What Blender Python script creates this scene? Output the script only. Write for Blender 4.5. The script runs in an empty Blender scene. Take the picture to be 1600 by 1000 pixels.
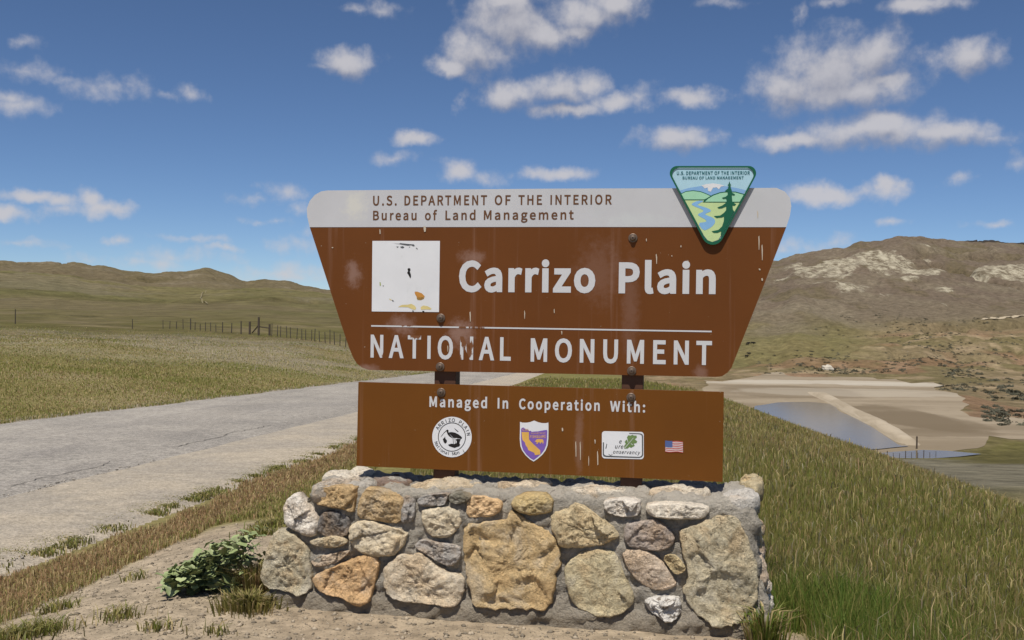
import bpy, bmesh, math, os, random
import numpy as np
from mathutils import Vector, Matrix, noise as mnoise

random.seed(7); np.random.seed(7)
SC = bpy.context.scene
COL = SC.collection

# ------------------------------------------------------------------ camera
FPX = 1555.0                       # focal length in pixels of the 1600 px wide photograph
EYE = 1.5
PITCH, ROLL = -20.0/FPX, 0.0125
FWD = np.array([0.0, math.cos(PITCH), math.sin(PITCH)])
_r0 = np.array([1.0, 0, 0]); _u0 = np.cross(_r0, FWD)
RIGHT = _r0*math.cos(ROLL) + _u0*math.sin(ROLL)
UP = np.cross(RIGHT, FWD)
CAM = np.array([0.0, 0.0, EYE])
cd = bpy.data.cameras.new('camera'); cam = bpy.data.objects.new('camera', cd); COL.objects.link(cam)
cd.sensor_width = 36.0; cd.lens = FPX*36/1600; cd.clip_start = 0.05; cd.clip_end = 20000
M = Matrix.Identity(4)
for i in range(3):
    M[i][0], M[i][1], M[i][2], M[i][3] = RIGHT[i], UP[i], -FWD[i], CAM[i]
cam.matrix_world = M
SC.camera = cam
SC.render.resolution_x, SC.render.resolution_y = 1024, 640
SC.cycles.max_bounces = 5; SC.cycles.diffuse_bounces = 2; SC.cycles.glossy_bounces = 2

def ray(px, py):
    return FWD + RIGHT*((px-800)/FPX) - UP*((py-500)/FPX)
def on_z(px, py, z):
    d = ray(px, py); return CAM + d*((z-EYE)/d[2])
def at_depth(px, py, y):
    d = ray(px, py); return CAM + d*(y/d[1])
def az_of(px):
    d = ray(px, 480); return math.atan2(d[0], d[1])

# ------------------------------------------------------------------ light, sky, exposure
SUN_EL, SUN_AZ = 66.0, 196.0
sd = bpy.data.lights.new('sun', 'SUN'); sd.energy = 4.7; sd.angle = math.radians(0.53); sd.color = (1.0, 0.95, 0.87)
so = bpy.data.objects.new('sun', sd); COL.objects.link(so); so.location = (-5, -12, 30)
_a, _e = math.radians(SUN_AZ), math.radians(SUN_EL)
SUN_DIR = Vector((math.sin(_a)*math.cos(_e), math.cos(_a)*math.cos(_e), math.sin(_e)))
so.rotation_euler = (-SUN_DIR).to_track_quat('-Z', 'Y').to_euler()
vs = SC.view_settings
vs.view_transform = 'Standard'; vs.look = 'None'; vs.exposure = 0.0; vs.gamma = 1.0; vs.use_curve_mapping = False

W = bpy.data.worlds.new('World'); SC.world = W; W.use_nodes = True
nt = W.node_tree; nt.nodes.clear()
def N(t, kind, **kw):
    n = t.nodes.new(kind)
    for k, v in kw.items():
        if k == 'inp':
            for a, b in v.items(): n.inputs[a].default_value = b
        else: setattr(n, k, v)
    return n
def mathn(t, op, a, b=None, c=None, clamp=False):
    n = t.nodes.new('ShaderNodeMath'); n.operation = op; n.use_clamp = clamp
    for i, v in enumerate((a, b, c)):
        if v is None: continue
        if isinstance(v, (int, float)): n.inputs[i].default_value = v
        else: t.links.new(v, n.inputs[i])
    return n.outputs[0]
def vmath(t, op, a, b=None, c=None, out=0):
    n = t.nodes.new('ShaderNodeVectorMath'); n.operation = op
    for i, v in enumerate((a, b, c)):
        if v is None: continue
        if isinstance(v, (tuple, list)): n.inputs[i].default_value = v
        else: t.links.new(v, n.inputs[i])
    return n.outputs[out]
def sstep(t, x, lo, hi):
    n = t.nodes.new('ShaderNodeMapRange'); n.interpolation_type = 'SMOOTHSTEP'
    t.links.new(x, n.inputs[0]); n.inputs[1].default_value = lo; n.inputs[2].default_value = hi
    return n.outputs[0]

CLOUDS = [  # px, py, half width, half height
 (1300,112,95,52),(1235,140,60,34),(1370,92,55,40),(1330,140,100,26),(1390,130,45,14),
 (1360,205,130,24),(1240,222,70,13),(1480,208,75,20),(1380,192,55,18),(1550,214,25,8),
 (1515,88,48,27),(1062,216,60,20),(1020,222,26,9),
 (800,30,75,48),(745,82,58,34),(705,102,36,13),(850,55,70,24),(920,28,60,24),(960,8,55,18),(790,0,60,22),(905,50,35,12),
 (800,148,55,20),(870,138,55,24),(925,130,38,20),(965,160,48,15),(880,172,60,12),(1000,150,28,14),(1085,152,48,14),(720,150,10,14),
 (543,98,50,19),(500,102,20,7),(590,16,38,10),(548,10,26,6),(652,220,36,12),(620,248,34,8),
 (712,268,36,16),(755,278,36,9),(870,272,58,12),(835,268,26,8),(448,303,27,13),(398,310,28,6),
 (140,312,24,18),(165,326,42,14),(60,310,55,10),(15,333,38,12),(100,326,40,8),
 (165,136,56,15),(200,130,22,15),(110,122,22,8),(40,110,62,11),(15,168,44,15),(10,155,30,10),(298,146,22,8),(262,150,16,6),(48,66,14,8),
 (1265,300,42,17),(1295,305,45,14),(1385,296,28,18),(1345,302,40,9),(1260,388,62,14),(1305,378,24,10),(1220,392,40,12),
 (1553,352,24,5),(1590,255,18,10),(1500,275,22,8),(1390,345,22,5),(472,383,40,12),(490,420,45,10),(480,366,20,8),
 (280,400,70,12),(230,410,70,10),(300,374,45,5),(186,373,14,5),(40,383,32,6),(125,407,40,8),(350,388,30,5),(420,345,30,5),(462,330,18,10),(450,430,80,9),(330,436,90,8),
 (1440,5,60,14),(1300,2,30,6),(1140,2,32,7),(1250,15,10,14),
]
def cloud_group(name, items, full):
    g = bpy.data.node_groups.new(name, 'ShaderNodeTree')
    g.interface.new_socket('P', in_out='INPUT', socket_type='NodeSocketVector')
    g.interface.new_socket('D', in_out='OUTPUT', socket_type='NodeSocketFloat')
    gi = g.nodes.new('NodeGroupInput'); go = g.nodes.new('NodeGroupOutput')
    nz = N(g, 'ShaderNodeTexNoise', noise_dimensions='2D', inp={'Scale': 20.0, 'Detail': 5.0, 'Roughness': 0.58})
    g.links.new(gi.outputs[0], nz.inputs['Vector'])
    wv = vmath(g, 'MULTIPLY_ADD', nz.outputs['Color'], (0.034, 0.020, 0.0), (-0.017, -0.010, 0.0))
    P2 = vmath(g, 'ADD', gi.outputs[0], wv)
    run = {0: None, 1: None}
    for (px, py, a, b) in items:
        d = ray(px, py); d = d/np.linalg.norm(d)
        az, el = math.atan2(d[0], d[1]), math.asin(d[2])
        ia, ib = FPX/(a*1.12), FPX/(b*1.20)
        q = vmath(g, 'MULTIPLY_ADD', P2, (ia, ib, 0.0), (-az*ia, -el*ib, 0.0))
        l = vmath(g, 'LENGTH', q, out=1)
        k = 1 if (a*b < 420 or py > 365 or (px < 260 and py < 200)) else 0          # thin scraps of cloud stay faint
        run[k] = l if run[k] is None else mathn(g, 'SMOOTH_MIN' if k == 0 else 'MINIMUM', run[k], l, 0.25)
    dens = mathn(g, 'SUBTRACT', 1.0, run[0])
    if full:
        dens = mathn(g, 'MAXIMUM', dens, mathn(g, 'MULTIPLY', mathn(g, 'SUBTRACT', 1.0, run[1]), 0.40))
        # clouds of the same kind elsewhere round the sky
        sx = N(g, 'ShaderNodeSeparateXYZ'); g.links.new(gi.outputs[0], sx.inputs[0])
        n2 = N(g, 'ShaderNodeTexNoise', noise_dimensions='2D', inp={'Scale': 1.6, 'Detail': 4.0, 'Roughness': 0.55})
        g.links.new(vmath(g, 'MULTIPLY', gi.outputs[0], (3.4, 9.0, 1.0)), n2.inputs['Vector'])
        gen = mathn(g, 'MULTIPLY', mathn(g, 'SUBTRACT', n2.outputs['Fac'], 0.565), 5.0)
        outw = mathn(g, 'MAXIMUM', sstep(g, mathn(g, 'ABSOLUTE', sx.outputs[0]), 0.50, 0.60), sstep(g, sx.outputs[1], 0.32, 0.42))
        gen = mathn(g, 'SUBTRACT', gen, mathn(g, 'MULTIPLY', mathn(g, 'SUBTRACT', 1.0, outw), 4.0))
        dens = mathn(g, 'MAXIMUM', dens, gen)
        nf = N(g, 'ShaderNodeTexNoise', noise_dimensions='2D', inp={'Scale': 42.0, 'Detail': 5.0, 'Roughness': 0.55})
        g.links.new(gi.outputs[0], nf.inputs['Vector'])
        dens = mathn(g, 'ADD', dens, mathn(g, 'MULTIPLY', mathn(g, 'SUBTRACT', nf.outputs['Fac'], 0.5), 1.15))
    g.links.new(dens, go.inputs[0]); return g
BIG = [c for c in CLOUDS if c[2]*c[3] > 800 and c[1] < 340]
g_all, g_big = cloud_group('cloud_cover', CLOUDS, True), cloud_group('cloud_bulk', BIG, False)
tc = N(nt, 'ShaderNodeTexCoord')
sep = N(nt, 'ShaderNodeSeparateXYZ'); nt.links.new(tc.outputs['Generated'], sep.inputs[0])
azn = mathn(nt, 'ARCTAN2', sep.outputs[0], sep.outputs[1])
eln = mathn(nt, 'ARCSINE', sep.outputs[2])
cmb = N(nt, 'ShaderNodeCombineXYZ'); nt.links.new(azn, cmb.inputs[0]); nt.links.new(eln, cmb.inputs[1])
ga = N(nt, 'ShaderNodeGroup', node_tree=g_all); nt.links.new(cmb.outputs[0], ga.inputs[0])
gb = N(nt, 'ShaderNodeGroup', node_tree=g_big); nt.links.new(vmath(nt, 'ADD', cmb.outputs[0], (-0.003, 0.014, 0)), gb.inputs[0])
alpha = sstep(nt, ga.outputs[0], -0.16, 0.84)
lit = sstep(nt, mathn(nt, 'SUBTRACT', ga.outputs[0], mathn(nt, 'MAXIMUM', gb.outputs[0], -0.45)), -0.75, 0.75)
sky = N(nt, 'ShaderNodeTexSky', sky_type='NISHITA', sun_disc=False, sun_elevation=math.radians(SUN_EL), sun_rotation=math.radians(SUN_AZ), altitude=3000.0, air_density=0.85, dust_density=0.2, ozone_density=6.2)
SKY_STRENGTH = 0.091
W.cycles.sampling_method = 'MANUAL'; W.cycles.sample_map_resolution = 256
cl = N(nt, 'ShaderNodeMix', data_type='RGBA')
nt.links.new(lit, cl.inputs[0]); cl.inputs[6].default_value = (3.2, 3.3, 4.0, 1); cl.inputs[7].default_value = (6.5, 6.3, 6.5, 1)
mx = N(nt, 'ShaderNodeMix', data_type='RGBA')
nt.links.new(mathn(nt, 'MULTIPLY', alpha, 0.86), mx.inputs[0]); nt.links.new(sky.outputs[0], mx.inputs[6]); nt.links.new(cl.outputs[2], mx.inputs[7])
bg = N(nt, 'ShaderNodeBackground'); bg.inputs[1].default_value = SKY_STRENGTH
nt.links.new(mx.outputs[2], bg.inputs[0])
ow = N(nt, 'ShaderNodeOutputWorld'); nt.links.new(bg.outputs[0], ow.inputs[0])

# ------------------------------------------------------------------ numpy noise
_P = np.random.RandomState(11).permutation(512).astype(np.int64); _P = np.concatenate([_P, _P])
_G = np.random.RandomState(12).rand(1024)
def vnoise(x, y, seed=0):
    x = np.asarray(x, float) + seed*17.31; y = np.asarray(y, float) - seed*9.77
    xi = np.floor(x).astype(np.int64); yi = np.floor(y).astype(np.int64)
    fx, fy = x-xi, y-yi
    fx = fx*fx*fx*(fx*(fx*6-15)+10); fy = fy*fy*fy*(fy*(fy*6-15)+10)
    h = lambda a, b: _G[_P[(a & 511)] + (_P[(b & 511)] & 511)]
    v = (h(xi, yi)*(1-fx) + h(xi+1, yi)*fx)*(1-fy) + (h(xi, yi+1)*(1-fx) + h(xi+1, yi+1)*fx)*fy
    return v*2-1
def fbm(x, y, oct=5, seed=0, gain=0.5):
    s, a, tot = 0.0, 1.0, 0.0
    for i in range(oct):
        s = s + a*vnoise(x*2**i*1.03**i + 3.1*i, y*2**i - 1.7*i, seed+i); tot += a; a *= gain
    return s/tot
def ridged(x, y, oct=4, seed=0):
    s, a, tot = 0.0, 1.0, 0.0
    for i in range(oct):
        s = s + a*(1-np.abs(vnoise(x*2**i + 3.1*i, y*2**i - 1.7*i, seed+i))*2); tot += a; a *= 0.5
    return s/tot
def sst(x, lo, hi):
    k = np.clip((np.asarray(x, float)-lo)/(hi-lo), 0, 1); return k*k*(3-2*k)

# ------------------------------------------------------------------ terrain height
HEAD = math.atan2(935-800, FPX)          # the road runs 5 degrees right of the view
CH, SH = math.cos(HEAD), math.sin(HEAD)
GRADE = 0.045
T_FAR, T_NEAR, T_GRAVEL, T_STRIP = -11.4, -5.55, -4.0, -3.0
LAKE_Z = -24.0
def st(x, y): return x*SH + y*CH, x*CH - y*SH
def road_z(s): return -GRADE*np.minimum(s, 80.0)

def zpy(px, r, py):                       # height of the point on column px at depth r seen at row py
    return float(at_depth(px, py, r)[2])
LEFTC = {}
for px, m, sk, b2 in [(-900,420,395,470),(-300,424,402,472),(0,427,408,474),(50,429,412.5,475),(80,431,411,476),(105,433,412.5,478),(150,441,417,479),(210,449,426,480),(235,451,428,481),(270,452,425,482),(320,453,420,482),(350,452,428,482),(385,451,441,481),(415,450,438,482),(445,451,441,485),(480,454,451,488),(515,457,456,490),(600,464,462,496),(800,474,472,500)]:
    LEFTC[az_of(px)] = [(100, None), (210, zpy(px, 210, b2)), (460, zpy(px, 460, m)), (640, zpy(px, 640, m+4)), (1100, zpy(px, 1100, sk)), (2600, zpy(px, 2600, sk+22))]
LB = -24.06
RIGHTC = {}
for px, rows in [
 (1000, [(385,LB),(420,'586'),(520,'562'),(650,'530'),(850,'495'),(1150,'470'),(1900,'470')]),
 (1130, [(385,LB),(425,'582'),(520,'556'),(650,'524'),(850,'478'),(1150,'432'),(1900,'445')]),
 (1205, [(385,LB),(425,'580'),(520,'550'),(650,'514'),(850,'458'),(1150,'410'),(1900,'425')]),
 (1255, [(388,LB),(430,'574'),(520,'540'),(650,'504'),(850,'445'),(1150,'399'),(1900,'415')]),
 (1315, [(392,LB),(435,'573'),(520,'541'),(650,'505'),(850,'442'),(1150,'393'),(1900,'405')]),
 (1345, [(392,LB),(435,'574'),(520,'543'),(650,'505'),(850,'441'),(1150,'384'),(1900,'398')]),
 (1405, [(385,LB),(430,'575'),(520,'545'),(650,'506'),(850,'440'),(1150,'375.5'),(1900,'392')]),
 (1444, [(370,LB),(415,'577'),(510,'545'),(650,'506'),(850,'440'),(1150,'376'),(1900,'388')]),
 (1510, [(300,LB),(350,'606'),(430,'577'),(520,'548'),(650,'506'),(850,'443'),(1150,'387'),(1900,'380.5')]),
 (1560, [(255,LB),(310,'626'),(410,'586'),(520,'550'),(650,'507'),(850,'445'),(1150,'388.5'),(1900,'382')]),
 (1600, [(215,LB),(265,'648'),(340,'612'),(430,'580'),(520,'551'),(650,'507'),(850,'446'),(1150,'389'),(1900,'386')]),
 (1800, [(190,LB),(240,'655'),(340,'612'),(430,'580'),(520,'552'),(650,'508'),(850,'446'),(1150,'392'),(1900,'392')]),
 (2600, [(190,LB),(240,'650'),(340,'612'),(430,'580'),(520,'552'),(650,'508'),(850,'450'),(1150,'405'),(1900,'405')])]:
    RIGHTC[az_of(px)] = [(90,-14.2),(120,-17.6),(150,-20.6),(172,LB)] + [(r, zpy(px, r, float(p)) if isinstance(p, str) else p) for r, p in rows] + [(2600, 20.0)]

LR = np.geomspace(60, 3200, 240)
def table(cols):
    azs = sorted(cols)
    T = []
    for a in azs:
        pts = [(r, (0.0 if z is None else z)) for r, z in cols[a]]
        T.append(np.interp(np.log(LR), np.log([p[0] for p in pts]), [p[1] for p in pts]))
    T = np.array(T)
    k = np.array([1, 4, 7, 9, 7, 4, 1], float); k /= k.sum()     # round the knees along r
    P = np.pad(T, ((0, 0), (3, 3)), mode='edge')
    T = sum(k[i]*P[:, i:i+T.shape[1]] for i in range(7))
    return np.array(azs), T
LA, LT = table(LEFTC); RA, RT = table(RIGHTC)
def lookup(A, T, az, r):
    ia = np.interp(az, A, np.arange(len(A))); ir = np.interp(np.log(np.maximum(r, 60)), np.log(LR), np.arange(len(LR)))
    i0 = np.clip(np.floor(ia).astype(int), 0, len(A)-2); j0 = np.clip(np.floor(ir).astype(int), 0, len(LR)-2)
    fa, fr = ia-i0, ir-j0; fa = fa*fa*(3-2*fa)
    return (T[i0, j0]*(1-fa)+T[i0+1, j0]*fa)*(1-fr) + (T[i0, j0+1]*(1-fa)+T[i0+1, j0+1]*fa)*fr

def near_z(x, y):
    s, t = st(x, y)
    tt = np.minimum(t, -1e-3)
    edge_s = np.where(t < T_FAR-0.3, s*(T_FAR-0.3)/tt, s)
    z = road_z(edge_s) + 0.10*sst(-t, -T_FAR, -T_FAR+5)*sst(-t, 11, 30)
    z = z + 0.21*sst(t, -3.85, -2.0)
    c = np.maximum(t-0.6, 0)
    z = z - 0.030*c**2*(1-sst(c, 9, 14)) - sst(c, 9, 14)*(0.030*81 + 0.62*(c-9))
    return z
def ground_z(x, y, detail=True):
    x = np.asarray(x, float); y = np.asarray(y, float)
    r = np.hypot(x, y); az = np.arctan2(x, y); s, t = st(x, y)
    zn = near_z(x, y)
    yy = np.maximum(r, 1)                 # tables are by depth; depth = r cos(az)
    dep = np.maximum(y, r*0.25)
    zl = lookup(LA, LT, az, dep)
    wl = sst(np.log(np.maximum(dep, 1)), math.log(95), math.log(215))
    flat = near_z(x, y)
    zl = flat*(1-wl) + zl*wl
    zr = lookup(RA, RT, az, dep)
    wr = sst(dep, 45, 92)*sst(az, 0.02, 0.10)
    zr = np.where(t > 0, np.maximum(zn, -15.5)*(1-wr)+zr*wr, zn)
    side = sst(az, -0.10, 0.13)
    far = sst(dep, 60, 140)
    z = zn*(1-far) + (zl*(1-side)+zr*side)*far
    z = np.where((t > 0) & (az > 0.13), zr, z)
    z = np.where(az < -0.10, zl, z)
    if detail:
        onroad = sst(t, T_FAR-2.0, T_FAR-0.2)*(1-sst(t, T_GRAVEL+0.1, T_GRAVEL+1.0))*(dep < 90)
        pad = sst(r, 6.5, 12)
        amp = np.clip(0.012*r, 0, 1.0)*0.32
        z = z + (1-onroad)*pad*amp*fbm(x/(2.2+r*0.05)*0.6, y/(2.2+r*0.05)*0.6, 4, 3)*(r < 150)
        z = z + (1-onroad)*(r < 30)*0.012*fbm(x*2.6, y*2.6, 4, 5)
        hill = sst(dep, 130, 330)*np.where(az > 0.05, sst(dep, 395, 520), 1.0)
        hm = np.where(az > 0.05, 1.25*sst(dep, 150, 900), 0.42*sst(dep, 110, 400)+0.33*sst(dep, 500, 900))
        z = z + hill*hm*(8.5*fbm(x/75, y/75, 6, 21, 0.62) - np.where(az > 0.05, 24.0, 15.0)*np.maximum(ridged(x/150+0.3*fbm(x/60, y/60, 2, 8), y/190, 3, 31)-0.55, 0)*2)
        mid = sst(dep, 405, 440)*(1-sst(dep, 560, 700))*(az > 0.1)
        z = z + mid*2.2*fbm(x/22, y/22, 4, 41)
    return z
def gz(x, y): return float(ground_z(np.array([x]), np.array([y]))[0])

# ------------------------------------------------------------------ object helpers
def obj_from(name, verts, faces, mat=None, parent=None, smooth=False):
    me = bpy.data.meshes.new(name); me.from_pydata([tuple(map(float, v)) for v in verts], [], [tuple(int(i) for i in f) for f in faces]); me.update()
    return link(name, me, mat, parent, smooth)
def link(name, me, mat=None, parent=None, smooth=False):
    o = bpy.data.objects.new(name, me); COL.objects.link(o)
    if mat is not None: me.materials.append(mat)
    if smooth: me.polygons.foreach_set('use_smooth', np.ones(len(me.polygons), bool))
    if parent is not None:
        o.parent = parent; o.matrix_parent_inverse = WORLD_OF.get(parent.name, Matrix.Identity(4)).inverted()
    return o
WORLD_OF = {}
def empty(name, loc):
    o = bpy.data.objects.new(name, None); COL.objects.link(o); o.location = loc; o.empty_display_size = 0.1
    WORLD_OF[o.name] = Matrix.Translation(Vector(loc)); return o
def tag(o, label=None, cat=None, group=None, kind=None):
    if label: o['label'] = label
    if cat: o['category'] = cat
    if group: o['group'] = group
    if kind: o['kind'] = kind
    return o
def from_bm(name, bm, mat, parent=None, smooth=False):
    me = bpy.data.meshes.new(name); bm.to_mesh(me); bm.free(); return link(name, me, mat, parent, smooth)
def set_col(me, cols, name='Col'):
    a = me.attributes.new(name, 'FLOAT_COLOR', 'POINT')
    c = np.ones((len(me.vertices), 4), np.float32); c[:, :cols.shape[1]] = cols; a.data.foreach_set('color', c.ravel())
def set_f(me, name, v):
    a = me.attributes.new(name, 'FLOAT', 'POINT'); a.data.foreach_set('value', np.asarray(v, np.float32))
def big_mesh(name, V, loops, starts, totals):
    me = bpy.data.meshes.new(name)
    me.vertices.add(len(V)); me.vertices.foreach_set('co', np.asarray(V, np.float32).ravel())
    me.loops.add(len(loops)); me.loops.foreach_set('vertex_index', np.asarray(loops, np.int32))
    me.polygons.add(len(starts)); me.polygons.foreach_set('loop_start', np.asarray(starts, np.int32)); me.polygons.foreach_set('loop_total', np.asarray(totals, np.int32))
    me.update(calc_edges=True); return me

# ------------------------------------------------------------------ materials
def mat_new(name):
    m = bpy.data.materials.new(name); m.use_nodes = True
    t = m.node_tree; b = t.nodes['Principled BSDF']; b.inputs['Roughness'].default_value = 0.85
    b.inputs['Specular IOR Level'].default_value = 0.25
    return m, t, b
def noise_n(t, vec, scale, detail=4, rough=0.55, dist=0.0):
    n = N(t, 'ShaderNodeTexNoise', inp={'Scale': scale, 'Detail': detail, 'Roughness': rough, 'Distortion': dist})
    if vec is not None: t.links.new(vec, n.inputs['Vector'])
    return n.outputs['Fac']
def mixc(t, f, a, b, blend='MIX'):
    n = N(t, 'ShaderNodeMix', data_type='RGBA', blend_type=blend)
    for i, v in ((0, f), (6, a), (7, b)):
        if isinstance(v, (int, float)): n.inputs[i].default_value = v
        elif isinstance(v, (tuple, list)): n.inputs[i].default_value = (*v[:3], 1)
        else: t.links.new(v, n.inputs[i])
    return n.outputs[2]
def scalec(t, col, f):
    n = N(t, 'ShaderNodeVectorMath', operation='SCALE'); t.links.new(col, n.inputs[0]); t.links.new(f, n.inputs['Scale']); return n.outputs[0]
def bump_n(t, b, h, strength=0.4, dist=0.02):
    n = N(t, 'ShaderNodeBump'); n.inputs['Strength'].default_value = strength; n.inputs['Distance'].default_value = dist
    t.links.new(h, n.inputs['Height']); t.links.new(n.outputs[0], b.inputs['Normal'])
def objco(t): return N(t, 'ShaderNodeTexCoord').outputs['Object']
def vscale(t, v, s): return vmath(t, 'MULTIPLY', v, s)

def simple(name, col, rough=0.85, var=0.18, scale=12.0, bump=0.0, spec=0.25, metal=0.0):
    m, t, b = mat_new(name); co = objco(t)
    f = noise_n(t, co, scale, 6, 0.6)
    k = mathn(t, 'MULTIPLY_ADD', f, 2*var, 1-var)
    base = N(t, 'ShaderNodeRGB'); base.outputs[0].default_value = (*col, 1)
    t.links.new(scalec(t, base.outputs[0], k), b.inputs['Base Color'])
    b.inputs['Roughness'].default_value = rough; b.inputs['Specular IOR Level'].default_value = spec; b.inputs['Metallic'].default_value = metal
    if bump: bump_n(t, b, f, bump, 0.01)
    return m

def terrain_mat(name):
    m, t, b = mat_new(name); co = objco(t)
    at = N(t, 'ShaderNodeAttribute', attribute_name='Col'); ro = N(t, 'ShaderNodeAttribute', attribute_name='rock').outputs['Fac']
    fs = N(t, 'ShaderNodeAttribute', attribute_name='fine').outputs['Fac']
    # grain whose size grows with the size of the terrain it lies on
    f1 = noise_n(t, co, 0.22, 9, 0.72); f2 = noise_n(t, co, 9.0, 7, 0.7)
    f = mixc(t, fs, f1, f2)
    k = mathn(t, 'MULTIPLY_ADD', f, 2.2, -0.1)
    col = scalec(t, at.outputs['Color'], k)
    w = vscale(t, co, (0.075, 0.022, 0.06))
    str_ = noise_n(t, w, 1.0, 8, 0.68, 1.2)
    rm = sstep(t, mathn(t, 'ADD', mathn(t, 'MULTIPLY', str_, 1.0), mathn(t, 'SUBTRACT', ro, 1.0)), 0.37, 0.60)
    crk = noise_n(t, vscale(t, co, (0.16, 0.10, 0.14)), 1.0, 7, 0.7)
    rk = mixc(t, sstep(t, crk, 0.36, 0.62), (0.15, 0.12, 0.08), (0.47, 0.42, 0.31))
    t.links.new(mixc(t, rm, col, rk), b.inputs['Base Color'])
    b.inputs['Roughness'].default_value = 0.95; b.inputs['Specular IOR Level'].default_value = 0.05
    n = N(t, 'ShaderNodeBump'); n.inputs['Strength'].default_value = 0.5; n.inputs['Distance'].default_value = 0.02
    t.links.new(f2, n.inputs['Height'])
    n2 = N(t, 'ShaderNodeBump'); n2.inputs['Strength'].default_value = 0.9; t.links.new(mathn(t, 'MULTIPLY_ADD', fs, -0.9, 0.9), n2.inputs['Strength'])
    n2.inputs['Distance'].default_value = 3.0
    t.links.new(f1, n2.inputs['Height']); t.links.new(n.outputs[0], n2.inputs['Normal'])
    t.links.new(n2.outputs[0], b.inputs['Normal'])
    return m
M_TERR = terrain_mat('terrain')

# ------------------------------------------------------------------ ground + hills: one polar sheet, cut in two named pieces
SO = at_depth(858, 430, 5.0)                                  # a point of the sign plane
SU = np.array([0.984, -0.176, 0.0]); SU /= np.linalg.norm(SU)
SN = np.array([SU[1], -SU[0], 0.0]); SV = np.array([0, 0, 1.0])   # SN faces the camera
SO0 = np.array([SO[0], SO[1], 0.0])
def un_of(x, y):
    dx, dy = x-SO0[0], y-SO0[1]; return dx*SU[0]+dy*SU[1], dx*SN[0]+dy*SN[1]

def soil_mask(x, y):
    s, t = st(x, y); u, n = un_of(x, y)
    w = 0.16*fbm(x*1.3, y*1.3, 4, 61)
    left = sst(t+w, -3.08, -2.92)*(1-sst(s+2.0*w, 6.9, 7.6))*(u < 1.2)
    front = sst(n+0.6*w, 0.05, 0.2)*(1-sst(u+w, 1.12, 1.32))*sst(t+w, -3.08, -2.92)
    return np.maximum(left*(u < -0.9), front)

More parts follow.
